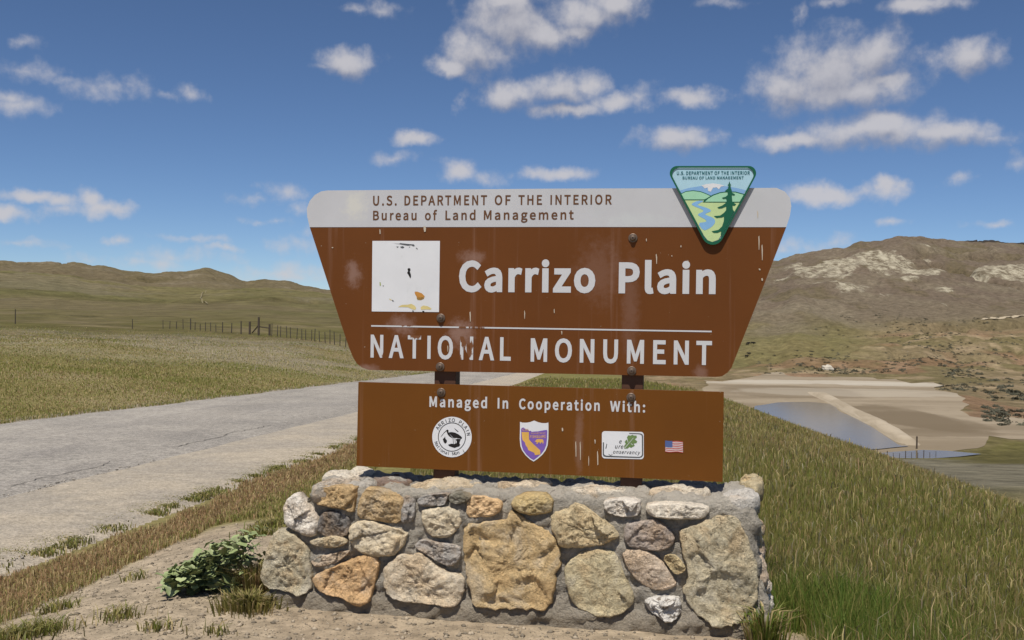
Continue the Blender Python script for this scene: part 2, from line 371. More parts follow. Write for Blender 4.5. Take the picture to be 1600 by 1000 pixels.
def terrain_colors(X, Y, Z):
    r = np.hypot(X, Y); az = np.arctan2(X, Y); s, t = st(X, Y); dep = np.maximum(Y, 0.1)
    n1 = fbm(X/7, Y/7, 5, 71); n2 = fbm(X/60, Y/60, 5, 72); n3 = fbm(X/1.1, Y/1.1, 4, 73)
    C = np.zeros((len(X), 3))
    def put(mask, col):
        m = mask[:, None]; C[:] = C*(1-m) + np.array(col)*m
    put(np.ones(len(X)), (0.205, 0.172, 0.074))                              # grassy default
    put(sst(n1, -0.05, 0.35)*0.8, (0.165, 0.150, 0.050))
    put(sst(-n1, 0.1, 0.4)*0.6, (0.27, 0.215, 0.125))
    # left meadow: greyish dry stalk band mid way
    left = (az < -0.02) & (t < T_FAR)
    band = left*sst(r, 42, 58)*(1-sst(r, 78, 96))*sst(n1+n2*0.5, -0.25, 0.25)
    put(band*0.75, (0.30, 0.255, 0.185))
    # hills on the left
    hl = (az < 0.05)*sst(dep+18*n1, 95, 190)
    put(hl, (0.190, 0.163, 0.074))
    put(hl*sst(n2, 0.0, 0.3)*0.7, (0.152, 0.142, 0.056))
    put(hl*sst(-n2, 0.05, 0.3)*0.6, (0.205, 0.162, 0.092))
    put(hl*sst(dep, 560, 700)*0.8, (0.158, 0.124, 0.076))
    # right
    rt = (az > 0.05)
    put(rt*sst(dep, 80, 95)*(1-sst(dep, 160, 175)), (0.240, 0.215, 0.150))
    put(rt*sst(dep, 136, 142)*(1-sst(dep, 182, 190))*sst(az, az_of(1440), az_of(1560)), (0.143, 0.125, 0.049))
    hb = rt*sst(dep, 200, 230)
    put(hb, (0.227, 0.176, 0.098))
    put(hb*sst(n2, -0.1, 0.25)*0.8, (0.176, 0.146, 0.068))
    put(hb*sst(fbm(X/14, Y/14, 4, 77), 0.12, 0.3)*(1-sst(dep, 560, 650))*0.6, (0.390, 0.293, 0.182))
    put(hb*sst(fbm(X/30, Y/30, 4, 79), 0.2, 0.4)*(1-sst(dep, 560, 650))*0.5, (0.286, 0.156, 0.098))
    gr = hb*sst(dep, 430, 480)*(1-sst(dep, 640, 720))*(1-sst(az, az_of(1290), az_of(1420)))
    put(gr*0.85, (0.182, 0.159, 0.068))
    up = hb*sst(dep+60*n2, 600, 760)
    put(up, (0.158, 0.122, 0.088)); put(up*sst(n2, 0.05, 0.35)*0.6, (0.185, 0.150, 0.102))
    put(hb*sst(dep, 1300, 1450), (0.046, 0.039, 0.034))  # far ridge: a cloud's shadow painted in as dark ground colour
    gl = ridged(X/150+0.3*fbm(X/60, Y/60, 2, 8), Y/190, 3, 31); far_ = np.where(rt, sst(dep, 560, 700), sst(dep, 130, 260))
    put(far_*sst(gl, .50, .72)*.45, (0.105, 0.080, 0.042)); put(far_*sst(-fbm(X/45, Y/60, 5, 87, .6), .08, .35)*.5, (0.225, 0.188, 0.128))
    put(far_*sst(fbm(X/38, Y/55, 5, 89, .6), .10, .36)*.5, (0.120, 0.098, 0.046))
    # soil pad and strip round the sign
    so_ = soil_mask(X, Y)*(r < 14)
    put(so_, (0.335, 0.270, 0.190)); put(so_*sst(n3, 0.1, 0.4)*0.5, (0.27, 0.21, 0.145))
    sh = sst(t, T_FAR-0.5, T_FAR)*(1-sst(t, T_GRAVEL-0.2, T_GRAVEL+0.1))*(dep < 90)
    put(sh, (0.27, 0.235, 0.19))
    rock = np.zeros(len(X))
    # pale outcrops high on the right hill, by azimuth and depth
    def spot(px, d, wpx, wd, a=1.0):
        return a*np.exp(-((az-az_of(px))/(wpx/FPX))**2 - ((dep-d)/wd)**2)
    for q in [(1300,985,60,80),(1350,1010,70,70),(1260,960,40,90),(1390,960,50,50),(1310,890,40,60),(1440,920,45,40,1.05),(1420,840,30,30,.8),(1540,920,35,45,1.1),(1590,910,40,50,1.1),(1450,1085,22,18,.9),(1240,1040,40,60,.7),(1480,800,30,25,.75),(1330,800,60,40,.75),(1480,720,60,30,.6),(1275,900,60,60,.75),(1370,900,60,60,.8),(1225,930,40,60,.7),(1500,1000,40,30,.6),(1420,1000,60,40,.75),(1380,780,40,25,.65),(1290,830,50,30,.7)]:
        rock = np.maximum(rock, np.minimum(spot(*q)*1.5, 1.10))
    rock = rock*hb
    fine = 1-sst(r, 25, 110)
    return C, rock, fine

def build_terrain():
    a0 = np.radians(np.arange(-33, 33.001, 0.11)); side = np.radians(np.concatenate([np.arange(-180, -33, 3.0)]))
    A = np.concatenate([side, a0, -side[::-1][:-1]])
    A = np.unique(np.round(A, 6))
    R = np.concatenate([np.geomspace(0.6, 3.2, 8)[:-1], np.geomspace(3.2, 130, 300)[:-1], np.geomspace(130, 2600, 300)])
    na, nr = len(A), len(R)
    AA, RR = np.meshgrid(A, R, indexing='ij')
    X = (RR*np.sin(AA)).ravel(); Y = (RR*np.cos(AA)).ravel()
    Z = ground_z(X, Y)
    s, t = st(X, Y)
    under = (t > T_FAR)*(t < T_GRAVEL+.2)*(s < 75)*(s > -20)
    Z = Z - 0.05*under
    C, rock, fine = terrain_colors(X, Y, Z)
    V = np.stack([X, Y, Z], 1)
    ksplit = int(np.argmin(np.abs(R-130)))
    def piece(name, j0, j1, cap, label=None):
        jj = np.arange(j0, j1+1); nj = len(jj)
        idx = (np.arange(na)[:, None]*nr + jj[None, :])
        v = V[idx.ravel()]; nv = na*nj
        i, j = np.meshgrid(np.arange(na), np.arange(nj-1), indexing='ij'); i = i.ravel(); j = j.ravel(); i2 = (i+1) % na
        q = np.stack([i*nj+j, i2*nj+j, i2*nj+j+1, i*nj+j+1], 1)[:, ::-1]
        loops = q.ravel(); starts = np.arange(len(q))*4; tot = np.full(len(q), 4)
        if cap:
            ring = (np.arange(na)*nj); loops = np.concatenate([loops, ring[::-1]]); starts = np.append(starts, len(q)*4); tot = np.append(tot, na)
        me = big_mesh(name, v, loops, starts, tot)
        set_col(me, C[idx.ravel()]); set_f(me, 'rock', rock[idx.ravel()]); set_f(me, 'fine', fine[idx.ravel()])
        o = link(name, me, M_TERR, None, True); tag(o, kind='structure'); return o
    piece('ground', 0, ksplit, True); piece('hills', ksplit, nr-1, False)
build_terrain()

# ------------------------------------------------------------------ road and gravel shoulder
def strip_sheet(name, t0, t1, s0, s1, nt_, ns, lift, mat, wob0, wob1, kind='structure'):
    S = np.linspace(0, 1, ns)**1.6*(s1-s0)+s0
    V = []; 
    for k in range(nt_+1):
        f = k/nt_
        tt = t0*(1-f)+t1*f + (wob0*(1-f)**6*fbm(S*0.9, S*0+1, 5, 81) + wob1*f**6*fbm(S*0.9, S*0+5, 5, 82))
        x = S*SH + tt*CH; y = S*CH - tt*SH
        z = road_z(S)+lift + 0.03*np.sin(np.pi*f)*(nt_ > 4) - 0.06*((k == 0) or (k == nt_)) + 0.006*fbm(x*0.7, y*0.7, 3, 83)
        V.append(np.stack([x, y, z], 1))
    V = np.concatenate(V); F = []
    for k in range(nt_):
        for i in range(ns-1): F.append((k*ns+i, (k+1)*ns+i, (k+1)*ns+i+1, k*ns+i+1))
    o = obj_from(name, V, F, mat, None, True); tag(o, kind=kind); return o
def asphalt():
    m, t, b = mat_new('old_asphalt'); co = objco(t)
    big = noise_n(t, co, 0.5, 5, 0.6); sp = noise_n(t, co, 38, 5, 0.75); long_ = noise_n(t, vscale(t, co, (1.6, 0.12, 1)), 1.0, 5, 0.6)
    c = mixc(t, sstep(t, big, 0.35, 0.65), (0.245, 0.222, 0.193), (0.32, 0.288, 0.245))
    c = mixc(t, mathn(t, 'MULTIPLY', sstep(t, long_, 0.55, 0.7), 0.45), c, (0.19, 0.172, 0.155))
    g8 = noise_n(t, co, 9, 6, 0.75); c = scalec(t, c, mathn(t, 'MULTIPLY_ADD', g8, 2.3, -0.15)); tw = noise_n(t, vscale(t, co, (0.9, 0.06, 1)), 1.0, 3, 0.5, 0.3); c = scalec(t, c, mathn(t, 'MULTIPLY_ADD', tw, 0.7, 0.66))
    c = mixc(t, mathn(t, 'MULTIPLY', sstep(t, sp, 0.5, 0.68), 0.75), c, (0.52, 0.475, 0.40))
    c = mixc(t, mathn(t, 'MULTIPLY', sstep(t, mathn(t, 'SUBTRACT', 1.0, sp), 0.52, 0.66), 0.7), c, (0.085, 0.078, 0.07))
    t.links.new(c, b.inputs['Base Color']); bump_n(t, b, sp, 0.6, 0.012); return m
def gravel_mat(name, ca, cb):
    m, t, b = mat_new(name); co = objco(t)
    big = noise_n(t, co, 0.9, 5, 0.6); v = N(t, 'ShaderNodeTexVoronoi', inp={'Scale': 45.0}); t.links.new(co, v.inputs['Vector'])
    sp = noise_n(t, co, 30, 6, 0.75)
    c = mixc(t, sstep(t, big, 0.35, 0.65), ca, cb)
    c = scalec(t, c, mathn(t, 'MULTIPLY_ADD', sp, 2.2, -0.1)); c = scalec(t, c, mathn(t, 'MULTIPLY_ADD', noise_n(t, co, 7, 6, 0.7), 1.0, 0.5))
    t.links.new(c, b.inputs['Base Color']); bump_n(t, b, mathn(t, 'ADD', sp, mathn(t, 'MULTIPLY', v.outputs['Distance'], 0.5)), 0.8, 0.02); return m
strip_sheet('road', T_FAR, T_NEAR, -18, 75, 12, 260, 0.012, asphalt(), 0.25, 0.30)
strip_sheet('gravel_shoulder', T_NEAR-0.5, T_GRAVEL+.3, -18, 75, 6, 260, -0.006, gravel_mat('shoulder_gravel', (0.425, 0.36, 0.272), (0.345, 0.30, 0.24)), 0.1, 0.22)
def crack(pts, width):
    V = []; F = []
    for i, (s_, t_) in enumerate(pts):
        w = width*(0.5+random.random()); t_ += 0.02*random.uniform(-1, 1)
        for dt in (-w/2, w/2):
            x = s_*SH+(t_+dt)*CH; y = s_*CH-(t_+dt)*SH
            f = (t_-T_FAR)/(T_NEAR-T_FAR)
            V.append((x, y, float(road_z(s_))+0.012+0.03*math.sin(math.pi*min(max(f, 0), 1))+0.008+0.006*float(fbm(np.array([x*.7]), np.array([y*.7]), 3, 83)[0])))
        if i: F.append((2*i-2, 2*i-1, 2*i+1, 2*i))
    return V, F
M_CRACK = simple('crack_filler', (0.085, 0.075, 0.065), .9, .5, 6)
for (s0, s1, tc_, w) in [(5.5, 7.6, -6.0, 0.018), (9.8, 12.5, -6.1, 0.010), (14, 18.5, -6.2, 0.014), (11.5, 12.6, -9.8, 0.02)]:
    n = int((s1-s0)*9); V, F = crack([(s0+(s1-s0)*i/n, tc_+0.22*float(fbm(np.array([i*0.09+tc_]), np.array([0.3]), 4, 84)[0])) for i in range(n+1)], w)
    o = obj_from('road_crack', V, F, M_CRACK); tag(o, kind='structure')

# ------------------------------------------------------------------ lake bed, water, causeway in the valley
def sheet_px(name, poly, z, mat, jit=0.0, seed=1):
    P = [on_z(px, py, z) for px, py in poly]
    Q = []
    for i in range(len(P)):
        a, b_ = P[i], P[(i+1) % len(P)]
        n = max(1, int(np.linalg.norm(b_-a)/1.5))
        for k in range(n): Q.append(a+(b_-a)*k/n)
    Q = np.array(Q)
    if jit:
        q0 = Q.copy(); Q[:, 0] += jit*0.9*fbm(q0[:, 0]/24, q0[:, 1]/24, 3, seed, .42); Q[:, 1] += jit*2.2*fbm(q0[:, 0]/24, q0[:, 1]/24, 3, seed+4, .42)
    o = obj_from(name, Q, [tuple(range(len(Q)))], mat); tag(o, kind='structure'); return o
def bed_mat(name, ca, cb, ck, muds):
    m, t, b = mat_new(name); co = objco(t)
    f = noise_n(t, vscale(t, co, (0.012, 0.05, 1)), 1.0, 6, 0.6, 0.8); f2 = noise_n(t, co, 0.35, 6, 0.7)
    c = mixc(t, sstep(t, f, 0.35, 0.62), ca, cb); c = mixc(t, mathn(t, 'MULTIPLY', sstep(t, f2, 0.5, 0.7), 0.35), c, ck)
    rag = noise_n(t, vscale(t, co, (0.06, 0.03, 1)), 1.0, 7, 0.7)
    for (px, py, rx, ry, colr, a) in muds:                     # damp mud with a ragged edge, and paler salt crust
        ce = on_z(px, py, -24.0); d = vmath(t, 'MULTIPLY', vmath(t, 'SUBTRACT', co, tuple(ce)), (1/rx, 1/ry, 0)); l = vmath(t, 'LENGTH', d, out=1)
        k = sstep(t, mathn(t, 'ADD', mathn(t, 'SUBTRACT', 1.0, l), mathn(t, 'MULTIPLY_ADD', rag, 1.2, -0.6)), -0.08, 0.16)
        c = mixc(t, mathn(t, 'MULTIPLY', k, a), c, colr)
    t.links.new(c, b.inputs['Base Color']); return m
MUD, SALT = (0.150, 0.112, 0.066), (0.44, 0.39, 0.31)
M_BED = bed_mat('dry_lake_bed', (0.215, 0.168, 0.108), (0.305, 0.247, 0.170), (0.18, 0.138, 0.088), [(1405,650,12,30,MUD,.7),(1440,656,12,24,MUD,.7),(1465,676,13,8,MUD,.65),(1230,612,24,26,MUD,.55),(1290,597,40,10,SALT,.8),(1400,601,30,8,SALT,.8),(1185,598,20,8,SALT,.6),(1330,613,40,16,SALT,.35)])
M_DIKE = bed_mat('dike_earth', (0.33, 0.27, 0.19), (0.42, 0.35, 0.255), (0.27, 0.215, 0.145), [])
BED = [(1100,594),(1130,596),(1158,591),(1185,585),(1215,581),(1245,584),(1280,582),(1310,588),(1345,586),(1372,593),(1400,592),(1430,599),(1462,597),(1480,603),(1462,609),(1490,614),(1503,622),(1515,632),(1500,640),(1512,650),(1545,655),(1575,650),(1605,656),(1700,660),(1700,690),(1600,690),(1565,684),(1560,696),(1540,704),(1480,712),(1440,724),(1300,735),(1100,740)]
sheet_px('lake_bed', BED, -24.0, M_BED, 2.5, 3)
def water():
    m, t, b = mat_new('lake_water'); co = objco(t)
    b.inputs['Base Color'].default_value = (0.165, 0.130, 0.080, 1); b.inputs['Roughness'].default_value = 0.10; b.inputs['Specular IOR Level'].default_value = 0.5
    b.inputs['IOR'].default_value = 1.33
    f = noise_n(t, vscale(t, co, (0.6, 0.25, 1)), 1.0, 4, 0.6); bump_n(t, b, f, 0.06, 0.1); return m
M_WATER = water()
sheet_px('lake_water', [(1180,634),(1215,628),(1260,627),(1293,630),(1312,642),(1340,655),(1375,673),(1405,688),(1417,697),(1380,700),(1345,703),(1330,720),(1250,720),(1180,720)], -23.86, M_WATER, 1.0, 7)
sheet_px('pond_water', [(1358,709),(1400,705),(1440,702.5),(1480,704),(1533,709),(1500,713),(1450,716),(1400,719),(1360,720)], -23.84, M_WATER, 0.6, 9)
def causeway(name, pts, w, h):
    P = np.array([on_z(px, py, -23.9) for px, py in pts]); V = []; F = []
    L = [P[0]]
    for i in range(len(P)-1):
        n = 8
        for k in range(1, n+1): L.append(P[i]+(P[i+1]-P[i])*k/n)
    L = np.array(L); prof = [(-1.0, -0.5), (-0.5, 0.75), (-0.2, 1.0), (0.2, 1.0), (0.5, 0.75), (1.0, -0.5)]
    for i, p in enumerate(L):
        d = L[min(i+1, len(L)-1)]-L[max(i-1, 0)]; d /= np.linalg.norm(d); nn = np.array([-d[1], d[0], 0])
        j = 0.25*float(fbm(np.array([i*0.35]), np.array([2.0]), 3, 9)[0])
        e = min(1.0, 0.25*min(i, len(L)-1-i))
        for a, b_ in prof: V.append(p+nn*w*(a*(1+j)+j*0.4)+np.array([0, 0, h*(b_*e-0.3*(1-e))]))
        if i:
            for k in range(5): F.append(((i-1)*6+k, (i-1)*6+k+1, i*6+k+1, i*6+k))
    o = obj_from(name, V, F, M_DIKE, None, True); tag(o, kind='structure'); return o
causeway('causeway', [(1268,611),(1300,626),(1335,645),(1372,663),(1404,683),(1424,696)], 2.7, 1.0)

# ------------------------------------------------------------------ sign frame helpers
def sp(px, py, n=0.0):                    # pixel to sign plane (moved n towards the viewer) in sign coordinates
    d = ray(px, py); o = SO + SN*n
    k = np.dot(o-CAM, SN)/np.dot(d, SN); p = CAM + d*k - SO0
    return np.array([np.dot(p, SU), p[2], n])
def w_of(u, v, n): return SO0 + SU*u + SV*v + SN*n
def flat_poly(name, uv, n, mat, parent, thick=0.0):
    bm = bmesh.new()
    f = bm.faces.new([bm.verts.new(Vector(w_of(u, v, n))) for u, v in uv])
    f.normal_update()
    if f.normal.dot(Vector(SN)) < 0: f.normal_flip()
    if thick:
        e = bmesh.ops.extrude_face_region(bm, geom=[f])
        bmesh.ops.translate(bm, vec=Vector(SN*-thick), verts=[v for v in e['geom'] if isinstance(v, bmesh.types.BMVert)])
        bmesh.ops.recalc_face_normals(bm, faces=bm.faces)
    return from_bm(name, bm, mat, parent)
def pxpoly(pts): return [tuple(sp(x, y)[:2]) for x, y in pts]
def smooth_pts(pts, it=2):
    p = [np.array(q, float) for q in pts]
    for _ in range(it):
        q = []
        for i in range(len(p)):
            a, b_ = p[i], p[(i+1) % len(p)]; q += [a*0.75+b_*0.25, a*0.25+b_*0.75]
        p = q
    return [tuple(v) for v in p]

FONT = None
try:
    FONT = bpy.data.fonts.load(os.path.join(bpy.utils.resource_path('LOCAL'), 'datafiles', 'fonts', 'Noto Sans CJK Regular.woff2'))
except Exception: FONT = None
def glyphs(body, bold, shear=0.0, spacing=1.0):
    c = bpy.data.curves.new('text', 'FONT'); c.body = body
    if FONT: c.font = FONT
    c.resolution_u = 4; c.shear = shear; c.space_character = spacing
    k = 0.5 if FONT else 0.72
    c.bevel_depth = bold*k*0.6; c.bevel_resolution = 0; c.fill_mode = 'BOTH'
    o = bpy.data.objects.new('text', c)
    me = bpy.data.meshes.new_from_object(o)
    bpy.data.objects.remove(o); bpy.data.curves.remove(c)
    n = len(me.vertices); co = np.zeros(n*3); me.vertices.foreach_get('co', co); return me, co.reshape(-1, 3)
_cap = {}
def capheight(bold):
    if bold not in _cap:
        me, co = glyphs('H', bold); _cap[bold] = (co[:, 1].min(), co[:, 1].max())
    return _cap[bold]
def word(body, xl, xr, yb_l, yb_r, cap, n, mat, parent, bold=0.05, shear=0.0, spacing=1.06, name='lettering'):
    """one printed word: left and right pixel limits, baseline rows at both ends, capital height in pixels"""
    me, co = glyphs(body, bold, shear, spacing)
    c0, c1 = capheight(bold)
    a = sp(xl, yb_l); b_ = sp(xr, yb_r); top = sp(xl, yb_l-cap)
    fx = (co[:, 0]-co[:, 0].min())/(co[:, 0].max()-co[:, 0].min()); fy = (co[:, 1]-c0)/(c1-c0)
    zz = co[:, 2]/max(np.abs(co[:, 2]).max(), 1e-6)
    u = a[0]+(b_[0]-a[0])*fx; v = a[1]+(b_[1]-a[1])*fx + (top[1]-a[1])*fy; nn = n + 0.00006*zz
    Wp = SO0[None]+u[:, None]*SU[None]+v[:, None]*SV[None]+nn[:, None]*SN[None]
    me.vertices.foreach_set('co', Wp.ravel()); me.polygons.foreach_set('use_smooth', np.zeros(len(me.polygons), bool)); me.update(); me.name = name; me.materials.clear()
    return link(name, me, mat, parent)

# ------------------------------------------------------------------ the sign
def panel_brown(name, base, spots, drips):
    m, t, b = mat_new(name); co = objco(t)
    f = noise_n(t, co, 3.0, 5, 0.6); st_ = noise_n(t, vscale(t, co, (26, 26, 0.7)), 1.0, 4, 0.6)
    br = N(t, 'ShaderNodeRGB'); br.outputs[0].default_value = (*base, 1)
    c = scalec(t, br.outputs[0], mathn(t, 'MULTIPLY_ADD', f, 0.3, 0.85))
    c = mixc(t, mathn(t, 'MULTIPLY', sstep(t, st_, 0.56, 0.76), drips), c, (0.30, 0.17, 0.12))
    spk = noise_n(t, co, 55, 3, 0.6)
    c = mixc(t, mathn(t, 'MULTIPLY', sstep(t, spk, 0.735, 0.76), 0.8), c, (0.42, 0.36, 0.28))
    ragged = noise_n(t, co, 26, 6, 0.75)
    for (px, py, rad, hgt, a, colr) in spots:
        ce = w_of(*sp(px, py)); d = vmath(t, 'SUBTRACT', co, tuple(ce)); d = vmath(t, 'MULTIPLY', d, (1/rad, 1/rad, 1/hgt))
        l = vmath(t, 'LENGTH', d, out=1)
        k = mathn(t, 'MULTIPLY', sstep(t, mathn(t, 'ADD', mathn(t, 'SUBTRACT', 1.0, l), mathn(t, 'MULTIPLY_ADD', ragged, 1.6, -0.8)), 0.0, 0.9), a)
        c = mixc(t, k, c, colr)
    t.links.new(c, b.inputs['Base Color']); b.inputs['Roughness'].default_value = 0.55; b.inputs['Specular IOR Level'].default_value = 0.2
    bump_n(t, b, f, 0.04, 0.01); return m
PALE = (0.33, 0.21, 0.17)
M_BROWN = panel_brown('brown_panel_paint', (0.142, 0.046, 0.0088), [(552,428,.06,.10,.6,PALE),(738,402,.10,.05,.5,PALE),(720,520,.09,.10,.65,PALE),(628,508,.10,.07,.55,PALE),(935,425,.16,.22,.22,PALE),(985,480,.06,.35,.22,PALE),(575,575,.08,.03,.5,PALE),(1095,582,.05,.05,.4,PALE)], 0.34)
M_BROWN2 = panel_brown('brown_lower_panel_paint', (0.152, 0.053, 0.0060), [(905,690,.03,.25,.3,PALE)], 0.30)
def white_mat(name, base, spots=(), wear=0.0):
    m, t, b = mat_new(name); co = objco(t)
    f = noise_n(t, co, 4.0, 6, 0.65); br = N(t, 'ShaderNodeRGB'); br.outputs[0].default_value = (*base, 1)
    c = scalec(t, br.outputs[0], mathn(t, 'MULTIPLY_ADD', f, 0.22, 0.89))
    s2 = noise_n(t, vscale(t, co, (9, 9, 4)), 1.0, 5, 0.7); c = mixc(t, mathn(t, 'MULTIPLY', sstep(t, s2, 0.56, 0.7), 0.3), c, (0.52, 0.54, 0.53))
    ragged = noise_n(t, co, 22, 6, 0.75)
    for (px, py, rad, hgt, a, colr) in spots:
        ce = w_of(*sp(px, py)); d = vmath(t, 'MULTIPLY', vmath(t, 'SUBTRACT', co, tuple(ce)), (1/rad, 1/rad, 1/hgt))
        l = vmath(t, 'LENGTH', d, out=1)
        k = mathn(t, 'MULTIPLY', sstep(t, mathn(t, 'ADD', mathn(t, 'SUBTRACT', 1.0, l), mathn(t, 'MULTIPLY_ADD', ragged, 1.8, -0.9)), 0.0, 0.8), a)
        c = mixc(t, k, c, colr)
    t.links.new(c, b.inputs['Base Color']); b.inputs['Roughness'].default_value = 0.5; return m
M_BAND = white_mat('white_band_paint', (0.545, 0.545, 0.56), [(555,322,.09,.10,.8,(0.66,0.645,0.58)),(1000,345,.22,.05,.4,(0.60,0.63,0.62))])
def worn_white():
    """white vinyl letters, scratched through to the brown where the paint balls hit"""
    m, t, b = mat_new('worn_white_vinyl'); co = objco(t)
    sc_ = noise_n(t, vscale(t, co, (60, 60, 14)), 1.0, 4, 0.7); tot = None
    for (px, py, rad, hgt, a) in [(724,522,.030,.085,1.0),(716,560,.022,.05,.9),(733,545,.028,.06,.75),(650,524,.05,.03,.8),(628,528,.03,.035,.75),(600,557,.02,.03,.6),(636,508,.05,.012,.7),(745,512,.07,.012,.6)]:
        ce = w_of(*sp(px, py)); d = vmath(t, 'MULTIPLY', vmath(t, 'SUBTRACT', co, tuple(ce)), (1/rad, 1/rad, 1/hgt)); l = vmath(t, 'LENGTH', d, out=1)
        k = mathn(t, 'MULTIPLY', mathn(t, 'SUBTRACT', 1.25, l, clamp=True), a); tot = k if tot is None else mathn(t, 'MAXIMUM', tot, k)
    fac = sstep(t, mathn(t, 'ADD', mathn(t, 'MULTIPLY', tot, 0.55), sc_), 0.70, 0.78)
    t.links.new(mixc(t, fac, (0.60, 0.60, 0.61), (0.185, 0.075, 0.03)), b.inputs['Base Color']); b.inputs['Roughness'].default_value = 0.5; return m
M_VINYL = worn_white()
M_BROWNTXT = simple('brown_vinyl', (0.135, 0.060, 0.025), 0.6, 0.15)
M_DECAL = white_mat('white_decal', (0.74, 0.745, 0.76))
M_STEEL = simple('brown_post_steel', (0.085, 0.040, 0.024), 0.6, 0.25, 9, 0.1)
M_BOLT = simple('weathered_bolt', (0.16, 0.115, 0.085), 0.5, 0.35, 60, 0.1, 0.5, 0.5)
M_SIGNBACK = simple('bare_aluminium', (0.45, 0.45, 0.44), 0.45, 0.15, 5, 0, 0.5, 0.6)
def flatmat(name, c, var=0.08): return simple(name, c, 0.5, var, 20.0)

sign = empty('entrance_sign', tuple(SO0 + SV*0.6))
tag(sign, 'large brown trapezoid entrance sign with white top band above a smaller brown board', 'sign')
UPP = [(512,297.6),(502,299),(492,304.5),(484,314),(479.5,326),(480,338),(484,355),(530,497),(546,545),(552.5,560),(558,568.5),(566,574.5),(577,578),(850,583.4),(1118,589),(1128,588),(1137,582),(1143,574.5),(1184,470),(1228.5,355),(1234,338),(1236.5,322),(1234,309),(1226,299),(1213,293.6),(860,294.8)]
FR = 0.0
up = flat_poly('upper_panel', pxpoly(UPP), FR, M_BROWN, sign, 0.019)
flat_poly('white_band', pxpoly([(484,355),(480,338),(479.5,326),(484,314),(492,304.5),(502,299),(512,297.6),(860,294.8),(1213,293.6),(1226,299),(1234,309),(1236.5,322),(1234,338),(1228.5,355),(856,354.6)]), FR+0.0012, M_BAND, up)
LOW = [(560,597),(1131,612.5),(1129,753),(557,728)]
lo = flat_poly('lower_panel', pxpoly(LOW), FR, M_BROWN2, sign, 0.019)
def box_local(name, u0, u1, v0, v1, n0, n1, mat, parent, bev=0.004):
    bm = bmesh.new(); bmesh.ops.create_cube(bm, size=1.0)
    for v in bm.verts:
        v.co = Vector(w_of(u0+(u1-u0)*(v.co.x+.5), v0+(v1-v0)*(v.co.z+.5), n0+(n1-n0)*(v.co.y+.5)))
    bmesh.ops.recalc_face_normals(bm, faces=bm.faces)
    if bev: bmesh.ops.bevel(bm, geom=bm.edges[:], offset=bev, segments=2, affect='EDGES', profile=0.5)
    return from_bm(name, bm, mat, parent)
for (xa, xb, xt) in [(677,710.5,694),(971,1004.5,989)]:
    ua, ub = sp(xa, 590)[0], sp(xb, 590)[0]
    box_local('post', ua, ub, 0.30, sp(xt, 318)[1], -0.0215-0.10, -0.0215, M_STEEL, sign)
def bolt(px, py):
    c = sp(px, py); bm = bmesh.new()
    prof = [(0.0225, 0.0), (0.0225, 0.004), (0.020, 0.0055), (0.0145, 0.006), (0.0135, 0.012), (0.010, 0.0165), (0.0045, 0.018), (0.004, 0.014)]
    rings = []; K = 20
    for rr, h in prof:
        rings.append([bm.verts.new(Vector(w_of(c[0]+rr*math.cos(2*math.pi*k/K), c[1]+rr*math.sin(2*math.pi*k/K), 0.0004+h))) for k in range(K)])
    for a, b_ in zip(rings, rings[1:]):
        for k in range(K): bm.faces.new((a[k], a[(k+1) % K], b_[(k+1) % K], b_[k]))
    bm.faces.new(rings[-1]); bmesh.ops.recalc_face_normals(bm, faces=bm.faces)
    from_bm('bolt', bm, M_BOLT, sign)
for p in [(989,372),(689,497),(688,573),(987,579.5),(689.5,613),(986,621)]: bolt(*p)

for a in [('U.S.',583,620,321.2,321),('DEPARTMENT',632,761,321,320.4),('OF',773,798,320.3,320.2),('THE',810,847,320.1,320),('INTERIOR',860,956,319.9,319.5)]:
    word(a[0], a[1], a[2], a[3], a[4], 15.2, FR+0.0022, M_BROWNTXT, up, 0.030, spacing=1.12)
for a in [('Bureau',583,651,344.1,344),('of',664,683,344,344),('Land',696,743,343.8,343.6),('Management',756,896.5,343.5,343)]:
    word(a[0], a[1], a[2], a[3], a[4], 14.8, FR+0.0022, M_BROWNTXT, up, 0.030, spacing=1.12)
word('Carrizo', 717, 930, 456, 457.6, 48.5, FR+0.001, M_VINYL, up, 0.050)
word('Plain', 966.5, 1118, 458.3, 459.6, 48.5, FR+0.001, M_VINYL, up, 0.050)
word('NATIONAL', 579, 798, 558.6, 563.8, 35.8, FR+0.001, M_VINYL, up, 0.034, spacing=1.15)
word('MONUMENT', 829, 1112, 565, 570.6, 36.6, FR+0.001, M_VINYL, up, 0.036, spacing=1.15)
flat_poly('rule_line', pxpoly([(580,508),(845,512.3),(1112,516.8),(1112,519.2),(845,514.6),(580,510.3)]), FR+0.001, M_VINYL, up)
for a in [('Managed',671,761,635.8,638),('In',777.5,794,638.3,638.6),('Cooperation',811,937,639.4,642.2),('With:',953,1008,643,644.6)]:
    word(a[0], a[1], a[2], a[3], a[4], 16.6, FR+0.001, M_VINYL, lo, 0.042, spacing=1.12)

